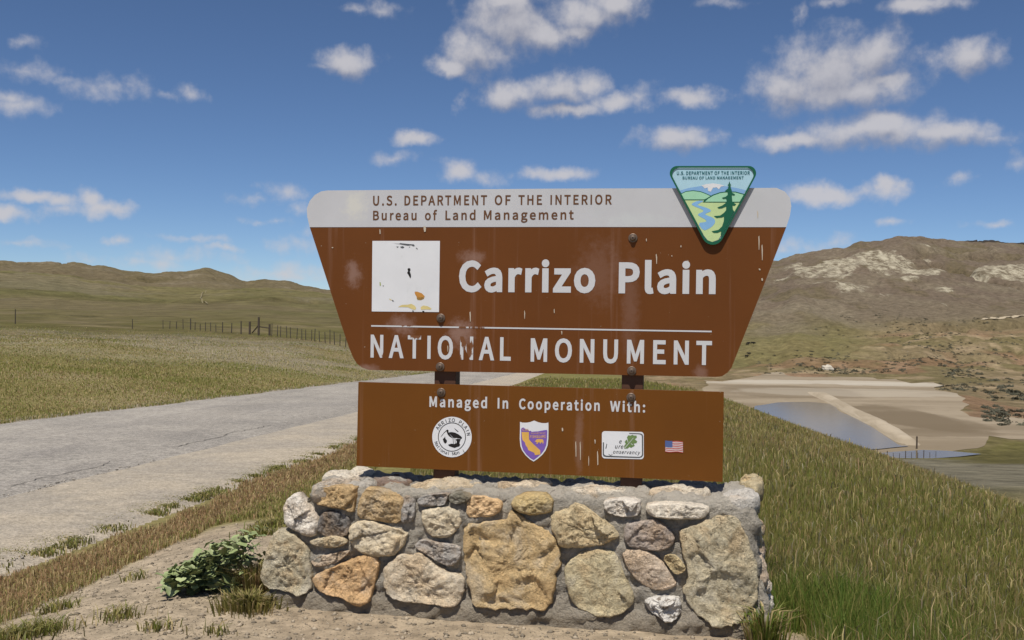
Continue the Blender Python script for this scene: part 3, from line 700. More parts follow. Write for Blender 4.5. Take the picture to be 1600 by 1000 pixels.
# faded white square decal with its remnants of print
sq = flat_poly('faded_decal', pxpoly([(582,376.4),(687.5,376.4),(686,487.6),(581,486.6)]), FR+0.0014, M_DECAL, up); sq['label'] = 'white square decal with its picture almost worn away'
def dz(pts, s=130/963.0, ox=570, oy=365): return pxpoly([(ox+x*s, oy+y*s) for x, y in pts])
M_INK = flatmat('black_ink', (0.018, 0.016, 0.015)); M_GREYINK = flatmat('grey_ink', (0.10, 0.105, 0.11), 0.4)
M_OCH = flatmat('ochre_print', (0.52, 0.24, 0.05), 0.3); M_YEL = flatmat('pale_yellow_print', (0.68, 0.56, 0.24), 0.2); M_OLIVE = flatmat('green_print', (0.33, 0.40, 0.12))
for pts, mt in [([(325,112),(400,118),(410,110),(520,122),(570,125),(580,145),(560,148),(540,135),(500,140),(440,130),(400,122)], M_GREYINK),
                ([(365,150),(395,150),(380,165)], M_GREYINK),([(410,152),(440,145),(460,158),(440,172),(420,166)], M_GREYINK),([(590,165),(605,165),(616,185),(604,182)], M_GREYINK),([(512,155),(528,150),(520,163)], M_GREYINK),
                ([(495,410),(510,398),(528,405),(530,425),(522,440),(534,470),(537,500),(527,520),(517,498),(505,475),(490,455),(502,435)], M_INK),
                ([(578,672),(610,672),(660,690),(695,725),(685,755),(650,770),(610,765),(600,730),(582,700)], M_OCH),([(600,745),(640,735),(690,735),(680,758),(640,772),(608,766)], M_YEL),
                ([(385,850),(430,825),(500,822),(540,812),(580,835),(597,865),(580,885),(540,870),(500,852),(440,850)], M_YEL),([(648,850),(680,832),(730,840),(775,868),(760,880),(700,878),(650,880)], M_YEL),
                ([(172,560),(184,565),(188,600),(175,608)], M_OLIVE),([(205,602),(222,600),(216,615)], M_GREYINK),([(312,765),(330,772),(340,785),(322,786)], M_GREYINK),([(280,750),(310,764),(312,776),(290,765)], M_YEL),
                ([(546,890),(570,892),(560,908)], M_INK),([(665,893),(692,895),(685,912),(668,905)], M_INK)]:
    flat_poly('print_remnant', dz(pts), FR+0.0021, mt, sq)

# triangular emblem
def round_tri(c, rr, seg=10):
    out = []; c = [np.array(p, float) for p in c]
    for i in range(3):
        p, a, b_ = c[i], c[i-1], c[(i+1) % 3]; r = rr[i]
        da = (a-p)/np.linalg.norm(a-p); db = (b_-p)/np.linalg.norm(b_-p)
        half = math.acos(np.clip(np.dot(da, db), -1, 1))/2; bis = (da+db)/np.linalg.norm(da+db)
        ce = p+bis*r/math.sin(half); p0 = p+da*r/math.tan(half); p1 = p+db*r/math.tan(half)
        a0 = math.atan2(*(p0-ce)[::-1]); a1 = math.atan2(*(p1-ce)[::-1]); d = (a1-a0+math.pi) % (2*math.pi)-math.pi
        out += [tuple(ce+r*np.array([math.cos(a0+d*k/seg), math.sin(a0+d*k/seg)])) for k in range(seg+1)]
    return out
CT = (1113.5, 306.0)
tri_o = round_tri([(1039,259.5),(1189,259.5),(1113.5,402)], (11.5, 11.5, 17))
tri_i = [(CT[0]+(x-CT[0])*0.942, CT[1]+(y-CT[1])*0.942) for x, y in tri_o]
EN = FR+0.0155
G_DK = flatmat('emblem_dark_green', (0.012, 0.115, 0.062)); E_SKY = flatmat('emblem_sky_blue', (0.42, 0.64, 0.74)); E_MTN = flatmat('emblem_mountain_blue', (0.235, 0.43, 0.70))
E_HILL = flatmat('emblem_mint', (0.36, 0.66, 0.44)); E_MEAD = flatmat('emblem_meadow', (0.54, 0.68, 0.33)); E_RIV = flatmat('emblem_river_blue', (0.235, 0.46, 0.74)); E_TXT = flatmat('emblem_text_green', (0.015, 0.13, 0.15))
em = flat_poly('emblem', [tuple(sp(x, y, EN)[:2]) for x, y in tri_o], EN, G_DK, sign, 0.004)
em['label'] = 'triangular mountain river and pine emblem with green rim'
box_local('emblem_bracket', *(sp(1098, 300)[0], sp(1130, 300)[0]), sp(1113, 345)[1], sp(1113, 300)[1], 0.0015, EN-0.0045, M_STEEL, em, 0)
def ez(pts, s=1/7.14): return [tuple(sp(1030+x*s, 250+y*s, EN)[:2]) for x, y in pts]
flat_poly('emblem_sky', [tuple(sp(x, y, EN)[:2]) for x, y in tri_i], EN+0.0006, E_SKY, em)
flat_poly('emblem_mountain', ez([(228,342),(330,312),(420,298),(480,288),(560,272),(600,266),(650,276),(730,292),(860,312),(968,338),(930,390),(580,420),(255,385)]), EN+0.0011, E_MTN, em)
flat_poly('emblem_snow', ez([(468,285),(520,270),(600,260),(680,272),(732,290),(690,296),(665,327),(640,305),(600,310),(575,355),(545,345),(540,308),(505,318),(492,300)]), EN+0.0016, M_DECAL, em)
hl = [(243,382),(300,356),(380,347),(460,358),(520,380),(580,408),(500,455),(285,455)]
flat_poly('emblem_hill_edge', ez([(x, y-9) for x, y in hl[:-2]]+[(500,462),(284,462)]), EN+0.0016, G_DK, em)
flat_poly('emblem_hill', ez([(x, y) for x, y in hl[:-2]]+[(500,440),(282,440)]), EN+0.0021, E_HILL, em)
hr = [(500,470),(545,428),(600,395),(680,368),(760,358),(850,361),(945,386),(895,470)]
flat_poly('emblem_hill_edge', ez([(485,474),(535,424),(596,388),(678,360),(760,350),(852,353),(950,380),(895,478)]), EN+0.0026, G_DK, em)
flat_poly('emblem_hill', ez([(512,466),(548,432),(602,399),(680,371),(760,361),(850,364),(942,389),(898,466)]), EN+0.0031, E_HILL, em)
flat_poly('emblem_meadow', ez([(288,452),(500,452),(484,477),(895,479),(840,575),(690,840),(660,890),(590,915),(540,895),(500,845)]), EN+0.0036, E_MEAD, em)
flat_poly('emblem_river', ez(smooth_pts([(430,454),(505,456),(440,488),(420,503),(530,533),(592,568),(508,602),(522,615),(600,643),(628,680),(612,722),(560,765),(492,792),(428,702),(522,694),(528,670),(428,618),(440,598),(494,578),(490,556),(370,508),(358,488)], 1)), EN+0.0041, E_RIV, em)
flat_poly('emblem_pine', ez([(782,236),(792,265),(803,285),(792,290),(800,318),(808,338),(812,365),(848,386),(832,396),(810,390),(812,430),(816,470),(858,494),(842,512),(818,510),(822,555),(838,575),(780,690),(708,828),(690,850),(686,826),(692,796),(650,814),(610,814),(583,796),(660,780),(700,742),(720,684),(722,632),(700,642),(640,648),(608,626),(680,620),(722,590),(746,560),(746,520),(700,540),(665,544),(648,530),(700,510),(742,480),(753,458),(746,430),(715,434),(698,422),(742,410),(764,390),(762,356),(748,357),(733,346),(768,318),(774,292),(760,282),(775,268)]), EN+0.0046, G_DK, em)
# green rim, proud of the picture
bm = bmesh.new(); K = len(tri_o)
vo = [bm.verts.new(Vector(w_of(*sp(x, y, EN)[:2], EN+0.0052))) for x, y in tri_o]; vi = [bm.verts.new(Vector(w_of(*sp(x, y, EN)[:2], EN+0.0052))) for x, y in tri_i]
for k in range(K): bm.faces.new((vo[k], vi[k], vi[(k+1) % K], vo[(k+1) % K]))
from_bm('emblem_rim', bm, G_DK, em)
def word_n(*a, nn=0.0, **kw): return word(*a, **kw)
_sp = sp
def sp_e(px, py, n=0.0): return np.append(_sp(px, py, EN)[:2], n)
sp = sp_e
for a in [('U.S. DEPARTMENT OF THE INTERIOR',1057.5,1171.5,273.2,272.8,5.4,0.03),('BUREAU OF LAND MANAGEMENT',1066.5,1162,280.2,279.8,4.4,0.03)]:
    word(a[0], a[1], a[2], a[3], a[4], a[5], EN+0.0022, E_TXT, em, a[6], spacing=1.05)
sp = _sp

# round decal with wading bird
def cz(pts, s=100/1111.0, ox=660, oy=640): return pxpoly([(ox+x*s, oy+y*s) for x, y in pts])
cx_, cy_ = 514, 475
circ = flat_poly('round_decal', cz([(cx_+343*math.cos(a), cy_+352*math.sin(a)) for a in np.linspace(0, 2*math.pi, 49)[:-1]]), FR+0.0014, M_DECAL, lo)
circ['label'] = 'round white decal with a black wading bird'
bm = bmesh.new(); A = np.linspace(0, 2*math.pi, 65)[:-1]
o1 = cz([(cx_+242*math.cos(a), cy_+252*math.sin(a)) for a in A]); o2 = cz([(cx_+230*math.cos(a), cy_+240*math.sin(a)) for a in A])
v1 = [bm.verts.new(Vector(w_of(u, v, FR+0.0020))) for u, v in o1]; v2 = [bm.verts.new(Vector(w_of(u, v, FR+0.0020))) for u, v in o2]
for k in range(64): bm.faces.new((v1[k], v2[k], v2[(k+1) % 64], v1[(k+1) % 64]))
from_bm('decal_ring', bm, M_INK, circ)
for pts in [[(460,395),(510,388),(570,400),(630,430),(675,465),(692,490),(685,505),(640,500),(590,492),(540,490),(505,455),(475,415)],
            [(432,345),(450,352),(458,370),(450,385),(470,410),(500,460),(530,490),(520,495),(470,465),(440,430),(425,390),(418,372),(380,405),(340,455),(318,480),(330,455),(372,400),(412,362)],
            [(528,490),(538,490),(545,590),(535,590)],[(560,490),(568,490),(578,590),(568,590)],
            [(445,610),(500,590),(560,595),(600,580),(660,605),(640,640),(600,650),(560,665),(510,650),(470,635)],
            [(575,520),(610,505),(640,510),(670,505),(650,560),(645,600),(590,590),(600,550)],[(355,510),(380,490),(395,460),(400,500),(430,540),(420,575),(395,590),(370,560)],[(550,320),(575,335),(628,380),(620,388),(590,365)]]:
    flat_poly('bird_print', cz(pts), FR+0.0020, M_INK if len(pts) != 4 else M_GREYINK, circ)
def arc_text(body, a0, a1, rad, hgt, inward, parent, mat, bold=0.012):
    """letters set one by one round the decal"""
    n = len(body); V = []; F = []; off = 0
    me_all = bmesh.new()
    for i, ch in enumerate(body):
        if ch == ' ': continue
        me, co = glyphs(ch, bold); c0, c1 = capheight(bold)
        th = a0+(a1-a0)*i/(n-1); x = (co[:, 0]-(co[:, 0].max()+co[:, 0].min())/2)/(c1-c0)*hgt; y = (co[:, 1]-c0)/(c1-c0)*hgt
        er = np.array([math.cos(th), math.sin(th)]); et = np.array([-math.sin(th), math.cos(th)])   # image axes, y down
        if not inward: base = rad; ey, ex = er, et
        else: base = rad+hgt; ey, ex = -er, -et
        P = np.array([cx_, cy_])+er*base+np.outer(x, ex)+np.outer(y, ey)
        uv = cz([tuple(p) for p in P]); vs_ = [me_all.verts.new(Vector(w_of(u, v, FR+0.0020))) for u, v in uv]
        for p in me.polygons:
            try: me_all.faces.new([vs_[k] for k in p.vertices])
            except ValueError: pass
        bpy.data.meshes.remove(me)
    return from_bm('lettering', me_all, mat, parent)
R_ = math.radians
arc_text('ARRIZO PLAIN', R_(212), R_(350), 262, 62, False, circ, M_INK)
arc_text('National Mon', R_(160), R_(68), 262, 56, True, circ, M_GREYINK)
flat_poly('scratch', cz([(700,690),(715,735),(745,745),(750,738),(722,728),(708,690)]), FR+0.0020, M_GREYINK, circ)

# shield decal
def shz(pts, s=70/824.0, ox=800, oy=645): return pxpoly([(ox+x*s, oy+y*s) for x, y in pts])
SHO = [(148,165),(190,180),(260,182),(330,172),(408,142),(480,172),(550,188),(620,190),(670,178),(672,300),(668,480),(655,600),(620,690),(560,770),(480,840),(400,895),(330,855),(250,780),(185,690),(155,610),(143,480),(148,300)]
shd = flat_poly('shield_decal', shz(SHO), FR+0.0014, M_DECAL, lo); shd['label'] = 'purple and gold shield decal with white worn top'
M_PUR = flatmat('purple_print', (0.20, 0.11, 0.42), 0.2); M_GOLD = flatmat('gold_print', (0.72, 0.42, 0.10), 0.2)
flat_poly('shield_field', shz([(168,300),(185,275),(215,270),(240,292),(300,310),(320,335),(350,330),(362,350),(400,345),(480,340),(560,325),(640,312),(650,330),(645,480),(632,590),(598,675),(540,752),(470,815),(400,868),(340,835),(265,765),(205,680),(178,600),(166,480)]), FR+0.0020, M_PUR, shd)
flat_poly('state_outline', shz([(178,352),(312,352),(316,492),(400,580),(520,688),(524,765),(425,778),(410,735),(300,685),(285,640),(250,590),(240,545),(195,500),(185,440)]), FR+0.0026, M_GOLD, shd)
flat_poly('bear_print', shz([(425,520),(445,495),(480,480),(520,485),(550,480),(580,500),(580,560),(565,568),(560,540),(535,545),(530,568),(515,562),(510,540),(480,545),(470,568),(445,568),(462,545),(440,535)]), FR+0.0026, M_GOLD, shd)
word('DEPARTMENT', 830, 852.5, 678, 677.6, 2.0, FR+0.0026, M_GOLD, shd, 0.01)
word('FISH&GAME', 828.5, 852.8, 684.4, 684, 4.6, FR+0.0026, M_GOLD, shd, 0.018)
word('CAL', 816.5, 827, 673.2, 673, 3.4, FR+0.0026, M_GOLD, shd, 0.018)

# conservancy plate
def pz(pts, s=150/1600.0, ox=930, oy=665): return pxpoly([(ox+x*s, oy+y*s) for x, y in pts])
def rrect(x0, y0, x1, y1, r, sk):
    out = []
    for (cx, cy, a0) in [(x1-r, y0+r, -90), (x1-r, y1-r, 0), (x0+r, y1-r, 90), (x0+r, y0+r, 180)]:
        for k in range(7):
            a = R_(a0+15*k); x = cx+r*math.cos(a); out.append((x, cy+r*math.sin(a)+sk*(x-x0)))
    return out
pl = flat_poly('leaf_decal', pz(rrect(112,90,810,545,50,0.022)), FR+0.0014, M_DECAL, lo); pl['label'] = 'white rounded plate with green oak leaf and torn lettering'
M_PINK = flatmat('plate_rim', (0.66, 0.52, 0.45)); M_LEAFP = flatmat('oak_leaf_print', (0.155, 0.24, 0.085), 0.25)
for pts in [[(565,122),(570,136),(735,142),(765,152),(778,175),(780,480),(768,505),(735,520),(190,500),(158,490),(146,470),(148,280),(128,275),(126,480),(140,510),(180,522),(735,540),(780,525),(800,490),(800,175),(788,145),(750,128)]]:
    flat_poly('plate_border', pz(pts), FR+0.0020, M_GREYINK, pl)
LEAF = [(485,385),(482,340),(510,300),(490,270),(520,235),(545,230),(528,200),(550,160),(590,165),(625,150),(640,165),(690,165),(695,200),(660,225),(700,260),(690,290),(640,300),(660,335),(600,370),(570,355),(545,380)]
lf = flat_poly('oak_leaf', pz(LEAF), FR+0.0020, M_LEAFP, pl)
flat_poly('leaf_rib', pz([(490,372),(495,378),(640,205),(634,203)]), FR+0.0026, M_DECAL, pl)
for pts in [[(530,235),(548,285),(552,283),(540,235)],[(592,300),(630,325),(632,320),(598,296)]]: flat_poly('leaf_rib', pz(pts), FR+0.0026, M_DECAL, pl)
word('onservancy', 958, 1000.5, 708.6, 710, 5.6, FR+0.0020, M_INK, pl, 0.012, 0.25)
word('ure', 961, 974, 700.6, 701, 6.4, FR+0.0020, M_INK, pl, 0.012, 0.25)
word('e', 967.5, 971.5, 692.8, 692.9, 6.6, FR+0.0020, M_INK, pl, 0.012, 0.25)
flat_poly('print_remnant', pz([(222,470),(250,490),(290,480),(290,486),(250,498),(226,482)]), FR+0.0020, M_INK, pl)
flat_poly('print_remnant', pz([(190,300),(200,305),(186,385),(170,380)]), FR+0.0020, M_GREYINK, pl)

# flag decal
def fwave(x): return 6*math.sin((x-1165)/300*2*math.pi*1.1)+0.05*(x-1165)
M_RED = flatmat('flag_red', (0.50, 0.085, 0.06)); M_FBLUE = flatmat('flag_blue', (0.085, 0.125, 0.30))
xs = np.linspace(1168, 1462, 15)
fl = flat_poly('flag_decal', pz([(x, 250+fwave(x)) for x in xs]+[(x, 437+fwave(x)) for x in xs[::-1]]), FR+0.0014, M_DECAL, lo); fl['label'] = 'small striped flag decal with blue corner'
for k in range(0, 13, 2):
    y0, y1 = 250+187*k/13, 250+187*(k+1)/13
    flat_poly('flag_stripe', pz([(x, y0+fwave(x)) for x in xs]+[(x, y1+fwave(x)) for x in xs[::-1]]), FR+0.0020, M_RED, fl)
flat_poly('flag_canton', pz([(x, 246+fwave(x)) for x in np.linspace(1166, 1288, 6)]+[(x, 350+fwave(x)) for x in np.linspace(1288, 1166, 6)]), FR+0.0026, M_FBLUE, fl)
# chips and scratches in the paint
M_CHIP = flatmat('paint_chip', (0.55, 0.47, 0.36))
for (px, py, w, h) in [(520,387,1.5,1.5),(594,362,1,7),(664,358,2.4,8),(700,545,.8,9),(820,492,.9,12),(735,495,1,14),(1184,335,1,10),(1186,380,1,20),(1191,395,1,22),(1187,421,1.6,2.4),(1191,437,1.6,4),(878,520,.8,5),(900,702,.8,22),(907,705,.8,26),(920,720,.7,14),(934,716,1,20),(879,671,1.4,5),(930,690,1,6),(1010,375,.8,4),(866,486,.7,6),(1064,385,1,3),(1050,400,1,2),(1026,405,1,14)]:
    jx = [random.uniform(-.4, .4) for _ in range(6)]
    flat_poly('paint_chip', pxpoly([(px-w+jx[0], py-h/2),(px+jx[1], py-h*.6),(px+w*.8, py-h*.2+jx[2]),(px+w*.5+jx[3], py+h/2),(px-w*.4, py+h*.55),(px-w*.8, py+jx[4])]), FR+0.0027, M_CHIP, lo if py > 600 else up)

# ------------------------------------------------------------------ stone pedestal
ped = empty('stone_pedestal', tuple(SO0))
tag(ped, 'low mortared fieldstone pedestal carrying the brown sign, with uneven tan and grey stones', 'pedestal')
def front_n(v): return 0.285 - 0.03*v + 0.035*(1-float(sst(v, 0.05, 0.11)))
def mortar_mat():
    m, t, b = mat_new('mortar'); co = objco(t)
    f = noise_n(t, co, 5, 6, 0.65); g_ = noise_n(t, co, 70, 6, 0.75); h = noise_n(t, co, 18, 6, 0.7)
    c = mixc(t, sstep(t, f, 0.35, 0.65), (0.36, 0.325, 0.27), (0.50, 0.45, 0.37))
    c = mixc(t, mathn(t, 'MULTIPLY', sstep(t, h, 0.52, 0.7), 0.5), c, (0.58, 0.50, 0.39))
    c = scalec(t, c, mathn(t, 'MULTIPLY_ADD', g_, 1.5, 0.25))
    # paler towards the top, soil splashed foot
    se = N(t, 'ShaderNodeSeparateXYZ'); t.links.new(co, se.inputs[0])
    foot = mathn(t, 'SUBTRACT', 1.0, sstep(t, mathn(t, 'ADD', se.outputs[2], mathn(t, 'MULTIPLY_ADD', h, -0.10, 0.05)), 0.03, 0.15))
    c = mixc(t, mathn(t, 'MULTIPLY', foot, 0.6), c, (0.315, 0.25, 0.17))
    topw = sstep(t, mathn(t, 'ADD', se.outputs[2], mathn(t, 'MULTIPLY_ADD', h, 0.10, -0.05)), 0.575, 0.62)
    c = mixc(t, mathn(t, 'MULTIPLY', topw, 0.8), c, (0.62, 0.56, 0.465))
    t.links.new(c, b.inputs['Base Color']); bump_n(t, b, mathn(t, 'ADD', mathn(t, 'MULTIPLY', h, 1.0), mathn(t, 'MULTIPLY', g_, 0.5)), 1.0, 0.05); b.inputs['Roughness'].default_value = 0.95; return m
M_MORT = mortar_mat()
def fp(px, py, off=0.0):                   # pixel to the pedestal's front face
    v = 0.3
    for _ in range(6):
        p = sp(px, py, front_n(v)+off); v = p[1]
    return p
uL_t, uR_t = fp(486, 772)[0], fp(1180, 790)[0]; uL_b, uR_b = fp(404, 966)[0], fp(1205, 992)[0]
V_TOP_L, V_TOP_R = fp(500, 764)[1], fp(1160, 786)[1]
N_BACK = -0.27
def core():
    V = []; F = []; idx = {}
    def vert(p):
        k = tuple(round(float(c), 4) for c in p)
        if k not in idx: idx[k] = len(V); V.append(p)
        return idx[k]
    def shape(a, h, d):                    # a 0..1 along, h 0..1 up, d 0..1 front to back -> displaced point
        vt = V_TOP_L+(V_TOP_R-V_TOP_L)*a; v = -0.25+(vt+0.25)*h
        hh = max(v, 0)/vt; uL = uL_b+(uL_t-uL_b)*hh; uR = uR_b+(uR_t-uR_b)*hh
        u = uL+(uR-uL)*a; n0 = front_n(max(v, 0)); n = n0+(N_BACK-n0)*d
        q = Vector((u*1.0, n*1.0, v*1.0)); disp = 0.024*mnoise.fractal(q*7, 1.0, 2.0, 4)+0.018*mnoise.fractal(q*20, 0.8, 2.0, 4)
        out = Vector(((a > .999)*1.0-(a < .001)*1.0, (d < .001)*1.0-(d > .999)*1.0, (h > .999)*1.0))
        if out.length > 0: out.normalize()
        # rounded long edges
        edge = 0.0
        if h > .999 or h > 0.93: edge = 0.022*max(0, 1-min(d, 1-d)/0.06)*max(0, (h-0.93)/0.07)
        return np.array([u+out.x*disp*1.4, v+out.z*disp*1.1-edge, n+out.y*disp-edge*(1 if d < .5 else -1)*0.6])
    def grid(fn, na, nb):
        for i in range(na):
            for j in range(nb):
                qs = [fn(i/na, j/nb), fn((i+1)/na, j/nb), fn((i+1)/na, (j+1)/nb), fn(i/na, (j+1)/nb)]
                F.append(tuple(vert(w_of(*q)) for q in qs))
    na, nh, nd = 150, 50, 30
    grid(lambda a, h: shape(a, h, 0.0), na, nh); grid(lambda a, h: shape(1-a, h, 1.0), na, nh)
    grid(lambda d, h: shape(1.0, h, d), nd, nh); grid(lambda d, h: shape(0.0, h, 1-d), nd, nh)
    grid(lambda a, d: shape(a, 1.0, d), na, nd)
    return V, F
V, F = core(); obj_from('mortar', V, F, M_MORT, ped, True)

def stone_mat():
    m, t, b = mat_new('field_stone'); co = objco(t)
    oi = N(t, 'ShaderNodeObjectInfo'); off = N(t, 'ShaderNodeCombineXYZ')
    for i in range(3): t.links.new(mathn(t, 'MULTIPLY', oi.outputs['Random'], 37.0+11*i), off.inputs[i])
    v = vmath(t, 'ADD', co, off.outputs[0])
    f = noise_n(t, v, 6, 6, 0.65, 0.6); h = noise_n(t, v, 22, 7, 0.72, 0.3); g_ = noise_n(t, v, 95, 5, 0.75)
    base = oi.outputs['Color']
    c = mixc(t, mathn(t, 'MULTIPLY', sstep(t, f, 0.45, 0.66), 0.55), base, (0.46, 0.285, 0.125))       # ochre stain
    c = mixc(t, mathn(t, 'MULTIPLY', sstep(t, mathn(t, 'SUBTRACT', 1.0, f), 0.50, 0.68), 0.5), c, (0.52, 0.485, 0.42))   # grey bloom
    c = mixc(t, 0.30, c, base)
    c = scalec(t, c, mathn(t, 'MULTIPLY_ADD', h, 1.3, 0.36)); c = scalec(t, c, mathn(t, 'MULTIPLY_ADD', g_, 1.3, 0.36))
    c = scalec(t, c, mathn(t, 'MULTIPLY_ADD', f, 0.5, 0.98))
    vo_ = N(t, 'ShaderNodeTexVoronoi', feature='DISTANCE_TO_EDGE', inp={'Scale': 7.0}); t.links.new(vmath(t, 'ADD', v, vscale(t, N(t, 'ShaderNodeTexNoise', inp={'Scale': 9.0, 'Detail': 4.0}).outputs['Color'], (0.22, 0.22, 0.22))), vo_.inputs['Vector'])
    cr = mathn(t, 'SUBTRACT', 1.0, sstep(t, vo_.outputs['Distance'], 0.0, 0.02)); cr = mathn(t, 'MULTIPLY', cr, sstep(t, f, 0.42, 0.55))
    c = mixc(t, mathn(t, 'MULTIPLY', cr, 0.4), c, (0.10, 0.075, 0.05))
    t.links.new(c, b.inputs['Base Color']); b.inputs['Roughness'].default_value = 0.9
    hh = mathn(t, 'ADD', mathn(t, 'MULTIPLY', h, 1.0), mathn(t, 'MULTIPLY', g_, 0.3)); hh = mathn(t, 'SUBTRACT', hh, mathn(t, 'MULTIPLY', cr, 0.35))
    bump_n(t, b, hh, 1.0, 0.035); return m
M_STONE = stone_mat()
def quartz_mat():
    m, t, b = mat_new('white_quartz'); co = objco(t); f = noise_n(t, co, 24, 5, 0.6, 0.8)
    c = mixc(t, sstep(t, f, 0.36, 0.46), (0.22, 0.185, 0.15), (0.66, 0.62, 0.56)); t.links.new(c, b.inputs['Base Color']); bump_n(t, b, f, 1.0, 0.04); return m
M_QUARTZ = quartz_mat()
def facet(q):
    d, p = mnoise.voronoi(q); return (q-p[0]).dot(Vector((math.sin(p[0].x*91), math.cos(p[0].y*57), 0)))
def resample(P, n):
    P = np.array(P, float); Q = np.vstack([P, P[:1]]); d = np.r_[0, np.cumsum(np.linalg.norm(np.diff(Q, axis=0), axis=1))]
    k = np.linspace(0, d[-1], n+1)[:-1]; return np.stack([np.interp(k, d, Q[:, i]) for i in range(Q.shape[1])], 1)
def stone(uv, n_of, prot, col, seed, mat=None, rough=1.0, flat=3.2, axes='front', nseg=96, nring=26, tilt=(0, 0)):
    """a stone bedded in the mortar: outline on the face, bulging towards the viewer, its back sunk in"""
    uv = resample(smooth_pts(uv, 1), nseg); c = uv.mean(0); V = []; F = []
    L = max(np.ptp(uv[:, 0]), np.ptp(uv[:, 1])); so_ = Vector((seed*3.7, seed*1.9, seed*2.3))
    ext = [(1.0, -0.06), (1.02, -0.02)]
    rings = [(s_, None) for s_ in np.cos(np.linspace(0.0, math.pi/2, nring))[:-1]]
    for kind, (s_, back) in [('b', e) for e in ext]+[('f', r) for r in rings]:
        for p in uv:
            d = (p-c); rough_edge = 1+rough*(0.05*mnoise.noise(Vector((p[0]*22, p[1]*22, 0))+so_)+0.045*mnoise.noise(Vector((p[0]*60, p[1]*60, 3))+so_))
            q = c+d*s_*rough_edge
            if kind == 'b': n = back
            else:
                x = s_; n = prot*(1-abs(x)**flat)**(1/flat)
                nv = Vector((q[0], q[1], 0))
                n += rough*(1-s_**6)*(0.17*prot*mnoise.fractal(nv*9+so_, 0.9, 2.0, 3)*1.6 + 0.011*(mnoise.ridged_multi_fractal(nv*12+so_, 0.9, 2.1, 4, 1.0, 2.0)-1.0)*0.6 + 0.007*mnoise.fractal(nv*45+so_, 0.7, 2.0, 4) + 0.026*facet(nv*6+so_))
                n += (tilt[0]*(q[0]-c[0])+tilt[1]*(q[1]-c[1]))*(1-s_**4)
            V.append(n_of(q[0], q[1], n))
    nr_ = len(ext)+len(rings)
    for k in range(nr_-1):
        for i in range(nseg):
            j = (i+1) % nseg; F.append((k*nseg+i, k*nseg+j, (k+1)*nseg+j, (k+1)*nseg+i))
    nv = Vector((c[0], c[1], 0)); V.append(n_of(c[0], c[1], prot*(1+0.13*rough*mnoise.fractal(nv*9+so_, .9, 2, 3)*1.6)+rough*0.006*(mnoise.ridged_multi_fractal(nv*14+so_, .9, 2.1, 4, 1, 2)-1)))
    ci = len(V)-1; k = (nr_-1)*nseg
    for i in range(nseg): F.append((k+i, k+(i+1) % nseg, ci))
    F.append(tuple(range(nseg))[::-1])
    bm = bmesh.new(); bv = [bm.verts.new(Vector(v)) for v in V]
    for f in F: bm.faces.new([bv[i] for i in f])
    bmesh.ops.recalc_face_normals(bm, faces=bm.faces)
    o = from_bm('stone', bm, mat or M_STONE, ped, True); o.color = (*col, 1); return o
def n_front(u, v, n): return w_of(u, v, front_n(v)+n)
TAN = (0.52, 0.37, 0.195); OCH = (0.56, 0.405, 0.21); BEI = (0.58, 0.50, 0.36); WHT = (0.74, 0.67, 0.57); GRY = (0.36, 0.335, 0.305); DRK = (0.17, 0.158, 0.148); OLV = (0.48, 0.415, 0.285); PNK = (0.62, 0.49, 0.36); ORG = (0.62, 0.40, 0.205); BRN = (0.40, 0.335, 0.285)
